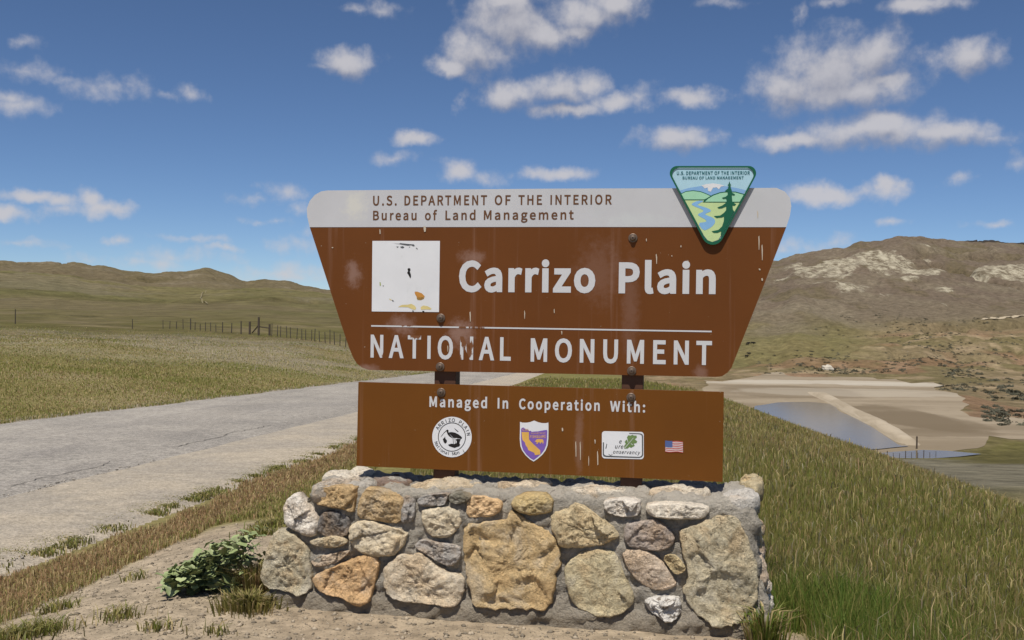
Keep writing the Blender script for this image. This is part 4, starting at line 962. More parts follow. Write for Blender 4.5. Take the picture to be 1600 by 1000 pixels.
STONES = [
 ([(503,764),(520,762),(548,763),(551,776),(550,788),(548,799),(534,794),(515,791),(496,787),(498,776)], .050, TAN),
 ([(569,767),(590,768),(627,777),(625,797),(621,816),(600,814),(580,811),(560,808),(562,790)], .038, TAN),
 ([(630,778),(645,782),(647,792),(645,810),(628,816),(629,796)], .022, GRY),
 ([(656,778),(676,774),(697,773),(694,782),(691,789),(670,790),(657,789)], .030, GRY),
 ([(703,776),(712,771),(726,772),(735,778),(722,785),(708,786)], .045, (0.218,0.198,0.147)),
 ([(734,779),(756,779),(778,783),(779,798),(767,806),(750,806),(732,807)], .035, (0.717,0.493,0.275)),
 ([(660,802),(670,797),(685,795),(699,796),(719,802),(717,820),(704,834),(688,840),(673,835),(662,820)], .042, (0.666,0.563,0.397)),
 ([(650,855),(661,845),(678,847),(698,851),(716,855),(717,867),(712,879),(702,884),(685,877),(667,865)], .045, (0.410,0.378,0.339)),
 ([(462,776),(452,781),(445,790),(444,803),(447,820),(468,831),(487,837),(495,814),(485,798),(471,786)], .055, WHT),
 ([(504,804),(520,802),(540,806),(543,824),(538,837),(507,836),(497,824)], .038, DRK),
 ([(488,844),(506,841),(522,837),(538,842),(539,850),(519,856),(490,851)], .048, (0.563,0.461,0.301)),
 ([(488,878),(497,871),(512,867),(540,861),(541,866),(522,881),(496,885)], .038, (0.538,0.410,0.282)),
 ([(547,826),(556,818),(575,815),(598,822),(632,832),(628,847),(618,865),(600,868),(583,868),(565,863),(549,848)], .055, (0.640,0.531,0.365)),
 ([(438,831),(455,838),(470,850),(479,866),(481,885),(483,905),(481,920),(467,928),(449,921),(417,916),(410,902),(414,880),(420,860),(428,841)], .045, OLV),
 ([(492,902),(508,893),(526,886),(561,872),(576,869),(590,878),(587,897),(579,924),(571,943),(558,946),(540,938),(529,931),(506,928),(495,914)], .055, ORG),
 ([(628,868),(642,871),(656,867),(667,875),(690,894),(712,899),(723,906),(718,925),(712,945),(697,947),(670,942),(635,939),(608,932),(600,903),(607,886),(615,878)], .065, (0.614,0.512,0.371)),
 ([(732,825),(754,820),(790,817),(797,801),(810,807),(838,827),(860,836),(872,866),(873,878),(867,890),(863,917),(856,948),(830,951),(800,949),(744,947),(741,933),(733,906),(730,879),(725,856)], .058, OCH),
 ([(803,781),(815,776),(828,773),(853,776),(860,790),(856,801),(828,805),(808,798),(800,790)], .058, (0.538,0.403,0.192)),
 ([(863,804),(889,800),(893,792),(906,790),(926,804),(948,818),(965,837),(954,842),(935,852),(904,854),(880,855),(870,841),(864,821)], .060, (0.589,0.474,0.288)),
 ([(946,784),(970,782),(997,782),(998,796),(992,807),(968,806),(949,799)], .050, WHT),
 ([(1010,796),(1017,788),(1050,787),(1090,789),(1107,795),(1097,810),(1070,811),(1042,811),(1017,806)], .055, (0.742,0.653,0.525)),
 ([(978,822),(995,818),(1010,815),(1021,813),(1035,820),(1049,832),(1052,845),(1042,856),(1028,860),(1000,855),(982,852)], .050, BRN),
 ([(884,899),(890,881),(906,868),(926,861),(948,862),(963,870),(969,889),(977,911),(987,928),(985,945),(968,959),(940,963),(919,956),(901,947),(891,930)], .058, (0.550,0.467,0.294)),
 ([(975,864),(996,860),(1010,862),(1022,870),(1036,883),(1046,899),(1055,913),(1042,920),(1025,921),(1008,915),(993,903),(985,893),(978,880)], .052, PNK),
 ([(1039,873),(1052,869),(1062,877),(1069,887),(1066,892),(1056,896),(1047,886)], .050, (0.538,0.429,0.243)),
 ([(1062,835),(1089,825),(1117,813),(1134,809),(1151,814),(1164,841),(1176,873),(1181,895),(1182,919),(1176,940),(1160,966),(1140,976),(1112,974),(1098,964),(1080,942),(1067,919),(1080,912),(1076,885)], .052, (0.512,0.442,0.301)),
]
for i, (poly, prot, col) in enumerate(STONES):
    mx_, my_ = sum(p[0] for p in poly)/len(poly), sum(p[1] for p in poly)/len(poly); grow = 1+4.2/max(16, (max(p[0] for p in poly)-min(p[0] for p in poly))/2)
    uv = [tuple(fp(mx_+(x-mx_)*grow, my_+(y-my_)*grow, prot*0.45)[:2]) for x, y in poly]
    stone(uv, n_front, prot*0.68, col, i+1, flat=3.0 if i in (6, 8, 17, 22, 23) else 6.0, rough=0.55 if i in (22, 23) else 1.0, tilt=(0.0, random.uniform(-0.10, 0.06)))
stone([tuple(fp(x, y, .03)[:2]) for x, y in [(1005,941),(1013,933),(1028,934),(1042,931),(1062,936),(1065,950),(1060,966),(1045,976),(1025,964),(1015,958)]], n_front, .045, (1, 1, 1), 41, M_QUARTZ, 1.6)
# stones of the right and left end faces and the back
def n_right(u_, v, n):                    # u_ runs along the depth
    vt = V_TOP_R; hh = max(v, 0)/vt; return w_of(uR_b+(uR_t-uR_b)*hh+n, v, u_)
def n_left(u_, v, n):
    vt = V_TOP_L; hh = max(v, 0)/vt; return w_of(uL_b+(uL_t-uL_b)*hh-n, v, u_)
def n_rear(u, v, n): return w_of(u, v, N_BACK-n)
def blob(c, a, b_, seed, k=10):
    rs = random.Random(seed); return [(c[0]+a*math.cos(2*math.pi*i/k)*rs.uniform(.8, 1.12), c[1]+b_*math.sin(2*math.pi*i/k)*rs.uniform(.8, 1.12)) for i in range(k)]
for i, (c, a, b_, pr, col) in enumerate([((.19,.47),.055,.085,.02,OLV),((.07,.47),.05,.07,.022,(0.56,.44,.29)),((-.15,.45),.085,.06,.015,TAN),((.19,.29),.07,.09,.02,PNK),((.04,.33),.07,.08,.022,BRN),((-.15,.30),.08,.08,.015,OCH),((.14,.12),.09,.055,.035,WHT),((-.08,.14),.10,.08,.02,BEI),((.18,.21),.05,.045,.03,WHT)]):
    stone(blob(c, a, b_, 60+i), n_right, pr, col, 60+i, nseg=40, nring=9)
for i, (c, a, b_, col) in enumerate([((.12,.40),.10,.12,BEI),((-.10,.42),.10,.10,OLV),((.05,.16),.14,.08,GRY)]):
    stone(blob(c, a, b_, 80+i), n_left, .04, col, 80+i, nseg=40, nring=9)
for i in range(14):
    c = (uL_t+.16+(uR_t-uL_t-.32)*(i % 7)/6, .17+.25*(i//7)); stone(blob(c, .14, .11, 90+i), n_rear, .04, [BEI, TAN, GRY, OLV, OCH][i % 5], 90+i, nseg=32, nring=8)
# flat slabs bedded in the top
def n_top(u, n_, h): return w_of(u, V_TOP_L+(V_TOP_R-V_TOP_L)*(u-uL_t)/(uR_t-uL_t)+h, n_)
def tp(px, py):
    p = on_z(px, py, V_TOP_L+0.01)-SO0; return (float(np.dot(p, SU)), float(np.dot(p, SN)))
for i, (poly, h, col) in enumerate([([(500,748),(512,740),(560,735),(592,737),(575,745),(545,750)], .030, (0.68,.60,.48)),([(484,762),(500,752),(560,752),(600,756),(560,761),(510,763)], .022, (0.46,.42,.36)),
    ([(575,750),(610,745),(640,747),(645,754),(615,758),(580,757)], .018, (0.22,.155,.12)),([(640,758),(690,750),(740,752),(760,758),(700,764),(650,764)], .020, (0.58,.47,.32)),
    ([(770,756),(830,753),(870,757),(850,763),(790,763)], .020, (0.60,.49,.35)),([(880,767),(940,762),(1000,765),(985,774),(910,775)], .016, (0.62,.55,.44)),([(1010,770),(1080,768),(1120,774),(1080,781),(1020,779)], .022, (0.62,.54,.42)),
    ([(1120,782),(1150,775),(1185,779),(1188,789),(1150,792)], .028, (0.56,.52,.46)),([(1150,765),(1170,757),(1190,758),(1195,768),(1178,774)], .040, (0.52,.42,.25)),([(974,761),(985,755),(998,758),(997,765),(982,766)], .040, (0.62,.50,.30))]):
    stone([tp(x, y) for x, y in poly], n_top, h, col, 120+i, nseg=40, nring=9, flat=4)

# ------------------------------------------------------------------ loose stones on the soil and gravel
M_PEB, _t, _b = mat_new('pebble'); _t.links.new(N(_t, 'ShaderNodeAttribute', attribute_name='Col').outputs['Color'], _b.inputs['Base Color'])
def pebbles():
    rs = np.random.RandomState(5); n = 150000
    r = np.exp(rs.uniform(math.log(3.0), math.log(14), n)); az = rs.uniform(-0.62, 0.36, n); x, y = r*np.sin(az), r*np.cos(az)
    s_, t_ = st(x, y); u, nn = un_of(x, y); gr = (t_ > T_NEAR-0.3) & (t_ < T_GRAVEL)
    ok = ((soil_mask(x, y) > .5) | gr) & ~((u > uL_b-.02) & (u < uR_b+.02) & (nn > N_BACK-.05) & (nn < .34)); x, y, gr, s_ = x[ok][:46000], y[ok][:46000], gr[ok][:46000], s_[ok][:46000]; n = len(x)
    sz = np.minimum(np.where(gr, .0034, .0022)*np.exp(rs.exponential(0.55, n)), 0.019); z = np.where(gr, road_z(s_), ground_z(x, y))+sz*.1; a = rs.uniform(0, 6.28, n); ca, sa = np.cos(a), np.sin(a)
    base = np.array([(1,0,0),(-1,0,0),(0,1,0),(0,-1,0),(0,0,.6),(0,0,-.5)]); tri = np.array([(0,2,4),(2,1,4),(1,3,4),(3,0,4),(2,0,5),(1,2,5),(3,1,5),(0,3,5)])
    j = rs.uniform(.7, 1.25, (n, 6))*sz[:, None]
    V = np.stack([x[:, None]+j*(base[:, 0]*ca[:, None]-base[:, 1]*sa[:, None]*.7), y[:, None]+j*(base[:, 0]*sa[:, None]+base[:, 1]*ca[:, None]*.7), z[:, None]+j*base[:, 2]], 2).reshape(-1, 3)
    L = (np.arange(n)[:, None, None]*6+tri).reshape(-1); nf_ = n*8
    me = big_mesh('pebbles', V, L, np.arange(nf_)*3, np.full(nf_, 3)); g_ = rs.uniform(.45, 1.35, (n, 1)); C = np.repeat(np.where(gr[:, None], np.array([[.34, .305, .255]]), np.array([[.31, .255, .185]]))*g_, 6, axis=0); set_col(me, C)
    tag(link('pebbles', me, M_PEB), 'small loose pebbles strewn over the bare soil and gravel', 'pebbles', kind='stuff')
pebbles()

# ------------------------------------------------------------------ grass
def blade_mat():
    m, t, b = mat_new('grass_blade'); at = N(t, 'ShaderNodeAttribute', attribute_name='Col')
    t.links.new(at.outputs['Color'], b.inputs['Base Color']); b.inputs['Roughness'].default_value = 0.6; b.inputs['Specular IOR Level'].default_value = 0.3
    tr = N(t, 'ShaderNodeBsdfTranslucent'); t.links.new(at.outputs['Color'], tr.inputs['Color'])
    mx_ = N(t, 'ShaderNodeMixShader'); mx_.inputs[0].default_value = 0.42; out = t.nodes['Material Output']
    t.links.new(b.outputs[0], mx_.inputs[1]); t.links.new(tr.outputs[0], mx_.inputs[2]); t.links.new(mx_.outputs[0], out.inputs[0]); return m
M_BLADE = blade_mat()
def blades(name, x, y, z, h, w, lean, col0, col1, seed, label, heads=None, parent=None, kind='stuff', cat='grass'):
    """h height, w width, lean fraction; col0 root colour, col1 tip colour, one row per blade"""
    n = len(x); rs = np.random.RandomState(seed); a = rs.uniform(0, 2*math.pi, n); f = rs.uniform(0, 2*math.pi, n)
    wx, wy = np.cos(f)*w/2, np.sin(f)*w/2; lx, ly = np.cos(a)*lean*h, np.sin(a)*lean*h
    V = np.zeros((n, 5, 3))
    V[:, 0] = np.stack([x-wx, y-wy, z-0.02*np.ones(n)], 1); V[:, 1] = np.stack([x+wx, y+wy, z-0.02*np.ones(n)], 1)
    V[:, 2] = np.stack([x+wx*.8+lx*.3, y+wy*.8+ly*.3, z+h*.58], 1); V[:, 3] = np.stack([x-wx*.8+lx*.3, y-wy*.8+ly*.3, z+h*.58], 1)
    V[:, 4] = np.stack([x+lx, y+ly, z+h*(1-.25*lean)], 1)
    if heads is not None:                                    # seed heads: the upper part widens and droops
        k = heads; V[k, 2] += np.stack([wx[k]*.5, wy[k]*.5, h[k]*.16], 1); V[k, 3] += np.stack([-wx[k]*.5, -wy[k]*.5, h[k]*.16], 1); V[k, 4, 2] -= h[k]*.05
    b = np.arange(n)[:, None]*5
    loops = np.concatenate([b+0, b+1, b+2, b+3, b+3, b+2, b+4], 1).ravel()
    starts = (np.arange(n)[:, None]*7+np.array([0, 4])).ravel(); tot = np.tile([4, 3], n)
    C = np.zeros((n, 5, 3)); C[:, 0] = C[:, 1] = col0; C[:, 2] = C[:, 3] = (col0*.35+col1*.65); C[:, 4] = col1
    me = big_mesh(name, V.reshape(-1, 3), loops, starts, tot); set_col(me, C.reshape(-1, 3))
    o = link(name, me, M_BLADE, parent); 
    if parent is None: tag(o, label, cat, kind=kind)
    return o
def pick(rs, n, cols, p):
    i = rs.choice(len(cols), n, p=np.array(p)/sum(p)); c = np.array(cols)[i]; return c*rs.uniform(.75, 1.25, (n, 1))
GREEN = (0.215, 0.240, 0.050); OLIVE = (0.32, 0.285, 0.088); STRAW = (0.54, 0.42, 0.205); RUST = (0.35, 0.225, 0.115); LUSH = (0.150, 0.225, 0.036); GREY = (0.44, 0.375, 0.275)
def polar_pts(rs, n, a0, a1, r0, r1):
    r = np.exp(math.log(r0)+(math.log(r1)-math.log(r0))*rs.uniform(0, 1, n)**1.25); a = rs.uniform(a0, a1, n); return r*np.sin(a), r*np.cos(a), r
def off_ped(x, y): 
    u, n = un_of(x, y); return ~((u > uL_b-.03) & (u < uR_b+.03) & (n > N_BACK-.04) & (n < .36))
def right_grass():
    rs = np.random.RandomState(21); x, y, r = polar_pts(rs, 520000, -0.10, 0.60, 3.6, 46)
    s_, t_ = st(x, y); u, n = un_of(x, y)
    ok = off_ped(x, y) & (soil_mask(x, y) < .45) & (t_ > T_STRIP) & (t_ < 17) & ((s_ > 5.6) | (u > uR_b-.1))
    x, y, r = x[ok], y[ok], r[ok]; s_, t_ = st(x, y); u, n = un_of(x, y); N_ = len(x)
    z = ground_z(x, y); p1 = fbm(x*.55, y*.55, 4, 91); p2 = fbm(x*.16, y*.16, 4, 92)
    lush = np.exp(-((u-uR_b-.30)/.42)**2-((n-.15)/.7)**2)
    tall = 0.75+.35*p1+.5*lush
    h = np.clip(rs.normal(.14, .042, N_)*tall, .03, .38); w = (.0011+.00036*r)*rs.uniform(.6, 1.4, N_)
    c1 = pick(rs, N_, [GREEN, OLIVE, STRAW, RUST], [8, 5.5, 1.5, 1.0]); c0 = pick(rs, N_, [GREEN, OLIVE, RUST], [3, 3, 1])
    dry = sst(p2+.35*p1+.05*(r-9)/4*(r < 25), .02, .34)[:, None]; dc = pick(rs, N_, [STRAW, RUST, OLIVE], [3, 2, 2])
    m = (rs.rand(N_, 1) < dry*.5); c1 = np.where(m, dc, c1); c0 = np.where(m & (rs.rand(N_, 1) < .5), dc*.8, c0)
    grn = sst(-p2-.3*p1, .0, .3)[:, None]; m = rs.rand(N_, 1) < grn*.6; gc = pick(rs, N_, [GREEN, LUSH, OLIVE], [3, 1, 2]); c1 = np.where(m, gc, c1)
    m = rs.rand(N_) < lush*1.3; lc = pick(rs, N_, [LUSH, GREEN, OLIVE], [3, 2, 1]); c1[m] = lc[m]; c0[m] = lc[m]*.8; w[m] *= 1.5
    heads = (rs.rand(N_) < .11) & ~m
    c1[heads] = pick(rs, N_, [STRAW, RUST, GREY], [3, 2.5, 1])[heads]; h[heads] *= 1.2; w[heads] *= 1.25
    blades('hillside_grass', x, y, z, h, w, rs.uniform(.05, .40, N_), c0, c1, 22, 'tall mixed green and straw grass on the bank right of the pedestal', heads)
right_grass()
def strip_grass():
    rs = np.random.RandomState(31); n = 150000
    s_ = np.exp(rs.uniform(math.log(2.2), math.log(40), n)); t_ = rs.uniform(-4.1, -2.45, n); ed = fbm(s_*1.2, t_*0+3, 4, 95)*.28; ed2 = fbm(s_*1.5, t_*0+8, 4, 96)*.18
    ok = (t_ > T_GRAVEL+.28+ed) & (t_ < np.where(s_ > 7.6, -2.4, T_STRIP+ed2)); s_, t_ = s_[ok], t_[ok]; N_ = len(s_)
    x = s_*SH+t_*CH; y = s_*CH-t_*SH; z = ground_z(x, y); r = np.hypot(x, y)
    f = np.clip((t_-T_GRAVEL)/1.3, 0, 1)
    h = rs.uniform(.015, .055, N_)*(1+.04*s_); w = (.0016+.0004*r)*rs.uniform(.7, 1.3, N_)
    c1 = pick(rs, N_, [(0.44,.275,.145), STRAW, RUST, OLIVE], [4, 3, 3, 1.4]); g_ = pick(rs, N_, [OLIVE, GREEN, STRAW], [3, 2, 1.2])
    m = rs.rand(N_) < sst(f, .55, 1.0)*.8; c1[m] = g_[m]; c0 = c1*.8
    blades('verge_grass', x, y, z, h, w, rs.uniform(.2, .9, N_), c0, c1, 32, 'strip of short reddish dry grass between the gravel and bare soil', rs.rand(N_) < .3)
strip_grass()
def meadow_grass():
    rs = np.random.RandomState(41); x, y, r = polar_pts(rs, 420000, -0.55, 0.02, 12, 110)
    s_, t_ = st(x, y); ok = (t_ < T_FAR+.15+.3*fbm(s_*.9, s_*0+1, 4, 81)) & (rs.rand(len(x)) > sst(r, 62, 108)); x, y, r = x[ok], y[ok], r[ok]; N_ = len(x); s_, t_ = st(x, y)
    z = ground_z(x, y); p1 = fbm(x*.25, y*.25, 4, 101); p2 = fbm(x*.06, y*.06, 4, 102)
    h = rs.uniform(.02, .10, N_)*(.9+.6*p1); w = (.002+.0004*r)*rs.uniform(.6, 1.3, N_)
    c1 = pick(rs, N_, [OLIVE, STRAW, GREEN, RUST], [4.5, 2.2, 3.2, 1.8]); gr = pick(rs, N_, [GREY, STRAW, OLIVE], [4, 2, 1.5])
    m = rs.rand(N_) < sst(r, 38, 52)*(1-sst(r, 80, 100))*sst(p2+.4*p1, -.2, .15)*.8; c1[m] = gr[m]
    gg = pick(rs, N_, [GREEN, OLIVE], [2, 2]); m2 = rs.rand(N_) < sst(p1+.5*p2, .1, .4)*.8; c1[m2] = gg[m2]
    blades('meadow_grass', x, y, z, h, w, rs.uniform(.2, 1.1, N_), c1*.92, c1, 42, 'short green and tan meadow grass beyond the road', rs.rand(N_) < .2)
meadow_grass()
def shoulder_weeds():
    rs = np.random.RandomState(51); k = 0
    X = []; Y = []; H = []
    for i in range(280):
        s_ = math.exp(rs.uniform(math.log(4.5), math.log(19))); t_ = T_GRAVEL - abs(rs.normal(0, .5)) + .05
        if t_ < T_NEAR+.2: continue
        nb = rs.randint(40, 260); sx_, sy_ = rs.uniform(.04, .15), rs.uniform(.03, .12)
        a = rs.normal(0, 1, nb)*sx_; b_ = rs.normal(0, 1, nb)*sy_
        X.append((s_+b_)*SH+(t_+a)*CH); Y.append((s_+b_)*CH-(t_+a)*SH); H.append(rs.uniform(.008, .03, nb))
    for (px, py, cnt) in [(25,992,520),(60,987,300),(240,996,60),(180,972,70),(200,968,60),(330,1002,40),(430,800,420),(450,785,350),(412,815,260),(385,905,1),(100,935,60),(75,940,50),(215,885,40)]:
        p = on_z(px, py, -0.02); sg = .05 if cnt > 100 else .03
        X.append(p[0]+rs.normal(0, sg*1.6, cnt)); Y.append(p[1]+rs.normal(0, sg, cnt)); H.append(rs.uniform(.02, .09, cnt))
    x, y, h = map(np.concatenate, (X, Y, H)); s_, t_ = st(x, y); z = np.where(t_ < T_GRAVEL, road_z(s_)-.005, ground_z(x, y)); n = len(x); r = np.hypot(x, y)
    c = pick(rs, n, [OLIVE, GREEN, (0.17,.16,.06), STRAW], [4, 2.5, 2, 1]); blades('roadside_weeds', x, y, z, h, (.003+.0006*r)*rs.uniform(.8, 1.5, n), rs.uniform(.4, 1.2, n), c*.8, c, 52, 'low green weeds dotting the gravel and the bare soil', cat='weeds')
shoulder_weeds()

# ------------------------------------------------------------------ leafy plant and grass tuft left of the pedestal
def leaf_mat():
    m, t, b = mat_new('broad_leaf'); at = N(t, 'ShaderNodeAttribute', attribute_name='Col'); co = objco(t)
    f = noise_n(t, co, 40, 4, 0.6); t.links.new(scalec(t, at.outputs['Color'], mathn(t, 'MULTIPLY_ADD', f, .5, .75)), b.inputs['Base Color'])
    b.inputs['Roughness'].default_value = .55; b.inputs['Specular IOR Level'].default_value = .4; return m
M_LEAF = leaf_mat(); M_STEM = simple('green_stem', (0.09, 0.11, 0.045), .7)
def leafy_plant():
    rs = random.Random(3); base = on_z(392, 926, -0.01); root = empty('leafy_plant', tuple(base)); tag(root, 'low broad leaved green weed spreading left of the stone pedestal', 'plant')
    V = []; F = []; C = []
    SV_ = []; SF_ = []
    def leaf(p, d, L, wd, up_):
        d = Vector(d).normalized(); side = d.cross(Vector((0, 0, 1))).normalized(); nrm = side.cross(d); k = len(V); NS = 6
        wob = rs.uniform(0, 6)
        for i in range(NS+1):
            f = i/NS; wv_ = wd*math.sin(math.pi*min(f*.92+.08, 1))**.7*(1+.22*math.sin(f*9+wob)); c_ = p+d*L*f+Vector((0, 0, 1))*(up_*L*(f-f*f*1.35))
            cv = .25*wd
            V.extend([c_-side*wv_+nrm*(cv+.12*wd*math.sin(f*11+wob)), c_+nrm*0, c_+side*wv_+nrm*(cv+.12*wd*math.cos(f*10+wob))])
            if i:
                for j in (0, 1): F.append((k+3*(i-1)+j, k+3*(i-1)+j+1, k+3*i+j+1, k+3*i+j))
        g_ = rs.uniform(.7, 1.25); col = (0.225*g_, 0.27*g_, 0.115*g_) if rs.random() < .75 else (0.30*g_, .34*g_, .165*g_); C.extend([col]*(3*(NS+1)))
    U = Vector(SU); NN = Vector(SN)
    for i in range(700):
        f = rs.random()**.75; off = -f*.43+rs.uniform(-.03, .06); hmax = .31*(1-.85*(f)**1.1)+.03
        if rs.random() < .06: hmax *= 1.15
        hh = hmax*rs.random()**.7; n_ = rs.gauss(0, .075)
        p = Vector(base)+U*off+NN*n_+Vector((0, 0, hh)); a = rs.uniform(0, 6.28); d = U*(math.cos(a)*.8-.35)+NN*(math.sin(a)*.7+.45)+Vector((0, 0, rs.uniform(-.7, .9)))
        L = rs.uniform(.03, .085)*(1.15 if hh < .1 else .8); leaf(p-d.normalized()*L*.4, d, L, L*rs.uniform(.28, .42), rs.uniform(.0, .5))
    me = bpy.data.meshes.new('foliage'); me.from_pydata([tuple(v) for v in V], [], F); me.update(); set_col(me, np.array(C)); link('foliage', me, M_LEAF, root, True)
    for i in range(9):
        bm = bmesh.new(); a = Vector(base)+U*rs.uniform(-.1, .02); b_ = Vector(base)+U*rs.uniform(-.36, .05)+NN*rs.gauss(0, .05)+Vector((0, 0, rs.uniform(.08, .27)))
        if i < 3: b_ = Vector(base)+U*(-.02-.06*i)+Vector((0, 0, .30-.03*i))
        prev = None; K = 5
        for s_ in range(7):
            f = s_/6; c_ = a.lerp(b_, f)+Vector((0, 0, .03*math.sin(math.pi*f))); r_ = .005*(1-.6*f)
            ring = [bm.verts.new(c_+U*r_*math.cos(6.283*k/K)+NN*r_*math.sin(6.283*k/K)) for k in range(K)]
            if prev:
                for k in range(K): bm.faces.new((prev[k], prev[(k+1) % K], ring[(k+1) % K], ring[k]))
            prev = ring
        from_bm('stem', bm, M_STEM, root, True)
leafy_plant()
def tuft(px, py, label, n, rad, hmin, hmax, cols, p, seed):
    rs = np.random.RandomState(seed); b_ = on_z(px, py, 0.0); root = empty('grass_tuft', (float(b_[0]), float(b_[1]), gz(b_[0], b_[1]))); tag(root, label, 'grass tuft')
    a = rs.uniform(0, 6.28, n); q = np.abs(rs.normal(0, .5, n)); x = b_[0]+np.cos(a)*q*rad; y = b_[1]+np.sin(a)*q*rad; z = ground_z(x, y); c = pick(rs, n, cols, p)
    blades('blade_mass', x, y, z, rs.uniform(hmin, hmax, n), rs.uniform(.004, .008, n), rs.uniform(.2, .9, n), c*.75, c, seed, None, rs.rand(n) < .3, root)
tuft(388, 950, 'olive grass tuft at the left foot of the stone pedestal', 1300, .15, .03, .10, [OLIVE, (0.16,.15,.04), STRAW], [4, 3, 2], 61)
tuft(402, 925, 'taller dry olive grass tuft squeezed between leafy weed and pedestal corner', 800, .09, .06, .22, [OLIVE, STRAW, RUST], [4, 2, 2], 62)
tuft(1196, 1008, 'green grass tuft growing up the right front corner of the pedestal', 260, .10, .08, .22, [GREEN, LUSH, STRAW], [4, 2, 2], 63)

# ------------------------------------------------------------------ fences
M_WOOD = simple('weathered_wood', (0.085, 0.066, 0.050), .9, .35, 6, .2); M_TPOST = simple('rusty_post', (0.075, 0.062, 0.05), .8, .3, 10); M_WIRE = simple('fence_wire', (0.14, 0.13, 0.12), .5, .2, 10)
def rod(bm, a, b_, r0, r1, K=7):
    a, b_ = Vector(a), Vector(b_); d = (b_-a).normalized(); s_ = d.orthogonal().normalized(); q = d.cross(s_)
    A = [bm.verts.new(a+(s_*math.cos(6.283*k/K)+q*math.sin(6.283*k/K))*r0) for k in range(K)]; B = [bm.verts.new(b_+(s_*math.cos(6.283*k/K)+q*math.sin(6.283*k/K))*r1) for k in range(K)]
    for k in range(K): bm.faces.new((A[k], A[(k+1) % K], B[(k+1) % K], B[k]))
    bm.faces.new(B); bm.faces.new(A[::-1])
def fence(label, posts, wires=3, wire_r=.006):
    """posts: (px, depth, height, radius, lean)"""
    P = []
    for px, dep, h, r_, ln in posts:
        d = ray(px, 480); x, y = d[0]/d[1]*dep, dep; P.append((x, y, gz(x, y), h, r_, ln))
    root = empty('wire_fence', P[0][:3]); tag(root, label, 'fence')
    for x, y, z, h, r_, ln in P:
        bm = bmesh.new(); rod(bm, (x, y, z-.15), (x+ln*h, y, z+h), r_, r_*.85, 8); from_bm('post', bm, M_WOOD if r_ > .06 else M_TPOST, root)
    for k in range(wires):
        bm = bmesh.new()
        for a, b_ in zip(P, P[1:]):
            f = .3+.65*k/max(wires-1, 1); rod(bm, (a[0]+a[5]*a[3]*f, a[1], a[2]+f*min(a[3], 1.2)), (b_[0]+b_[5]*b_[3]*f, b_[1], b_[2]+f*min(b_[3], 1.2)), wire_r, wire_r, 4)
        from_bm('wire', bm, M_WIRE, root)
    return root
rs = random.Random(9)
fa = [(24,97,1.45,.05,0),(207,100,1.0,.045,0)]+[(255+i*10.5, 101-i*.1, rs.uniform(.75, 1.05), .04, rs.uniform(-.04, .04)) for i in range(4)]+[(298,100,1.15,.055,0)]+[(305+i*8.2, 99, rs.uniform(.65, .95), .04, rs.uniform(-.05, .05)) for i in range(5)]+[(348,98.5,1.0,.05,0),(362,98,1.0,.05,0.03),(377,97,1.25,.06,0)]
f1 = fence('long wire fence of thin posts crossing the meadow foot of the left hills', fa, 3)
fb = [(425+i*7.6+rs.uniform(-2, 2), 95-i*.75, rs.uniform(.95, 1.25), .038, rs.uniform(-.06, .06)) for i in range(17)]
f2 = fence('wire fence of leaning posts running towards the upper sign panel', fb, 4)
def brace():
    root = empty('fence_brace', tuple(at_depth(404, 520, 96.5))); tag(root, 'dark timber brace of three stout posts joined by a low rail in the fence line', 'fence brace')
    tops = []
    for px, dep, h in [(390.5,97,1.25),(404.5,95.5,1.75),(421.5,96,1.1)]:
        d = ray(px, 480); x, y = d[0]/d[1]*dep, dep; z = gz(x, y); bm = bmesh.new(); rod(bm, (x, y, z-.2), (x, y, z+h), .105, .095, 10); from_bm('post', bm, M_WOOD, root); tops.append((x, y, z, h))
    bm = bmesh.new(); rod(bm, (tops[1][0], tops[1][1], tops[1][2]+.85), (tops[2][0], tops[2][1], tops[2][2]+.72), .06, .06); from_bm('rail', bm, M_WOOD, root)
    bm = bmesh.new(); rod(bm, (tops[0][0]+.25, tops[0][1], tops[0][2]+.15), (tops[1][0], tops[1][1], tops[1][2]+1.0), .06, .06); from_bm('strut', bm, M_WOOD, root)
brace()
fc = [(1362+i*9.5, 168+.6*i, rs.uniform(.85, 1.1) if i % 3 else 1.35, .05 if i % 3 else .08, rs.uniform(-.03, .03)) for i in range(12)]
fence('small wire fence in front of the pond below the bank', fc, 3, .01)
def gauge(px, py_b, h, label):
    p = on_z(px, py_b, -23.5); bm = bmesh.new(); root = empty('gauge_post', tuple(p)); tag(root, label, 'post')
    rod(bm, p+np.array([0, 0, -.6]), p+np.array([0, 0, h]), .16, .15, 8); from_bm('post_shaft', bm, M_WOOD, root)
    bm = bmesh.new(); rod(bm, p+np.array([0, 0, h]), p+np.array([0, 0, h+.08]), .20, .12, 8); from_bm('cap', bm, M_WOOD, root)
gauge(1432.5, 697, 1.75, 'lone dark post on the pale dam between lake and pond')

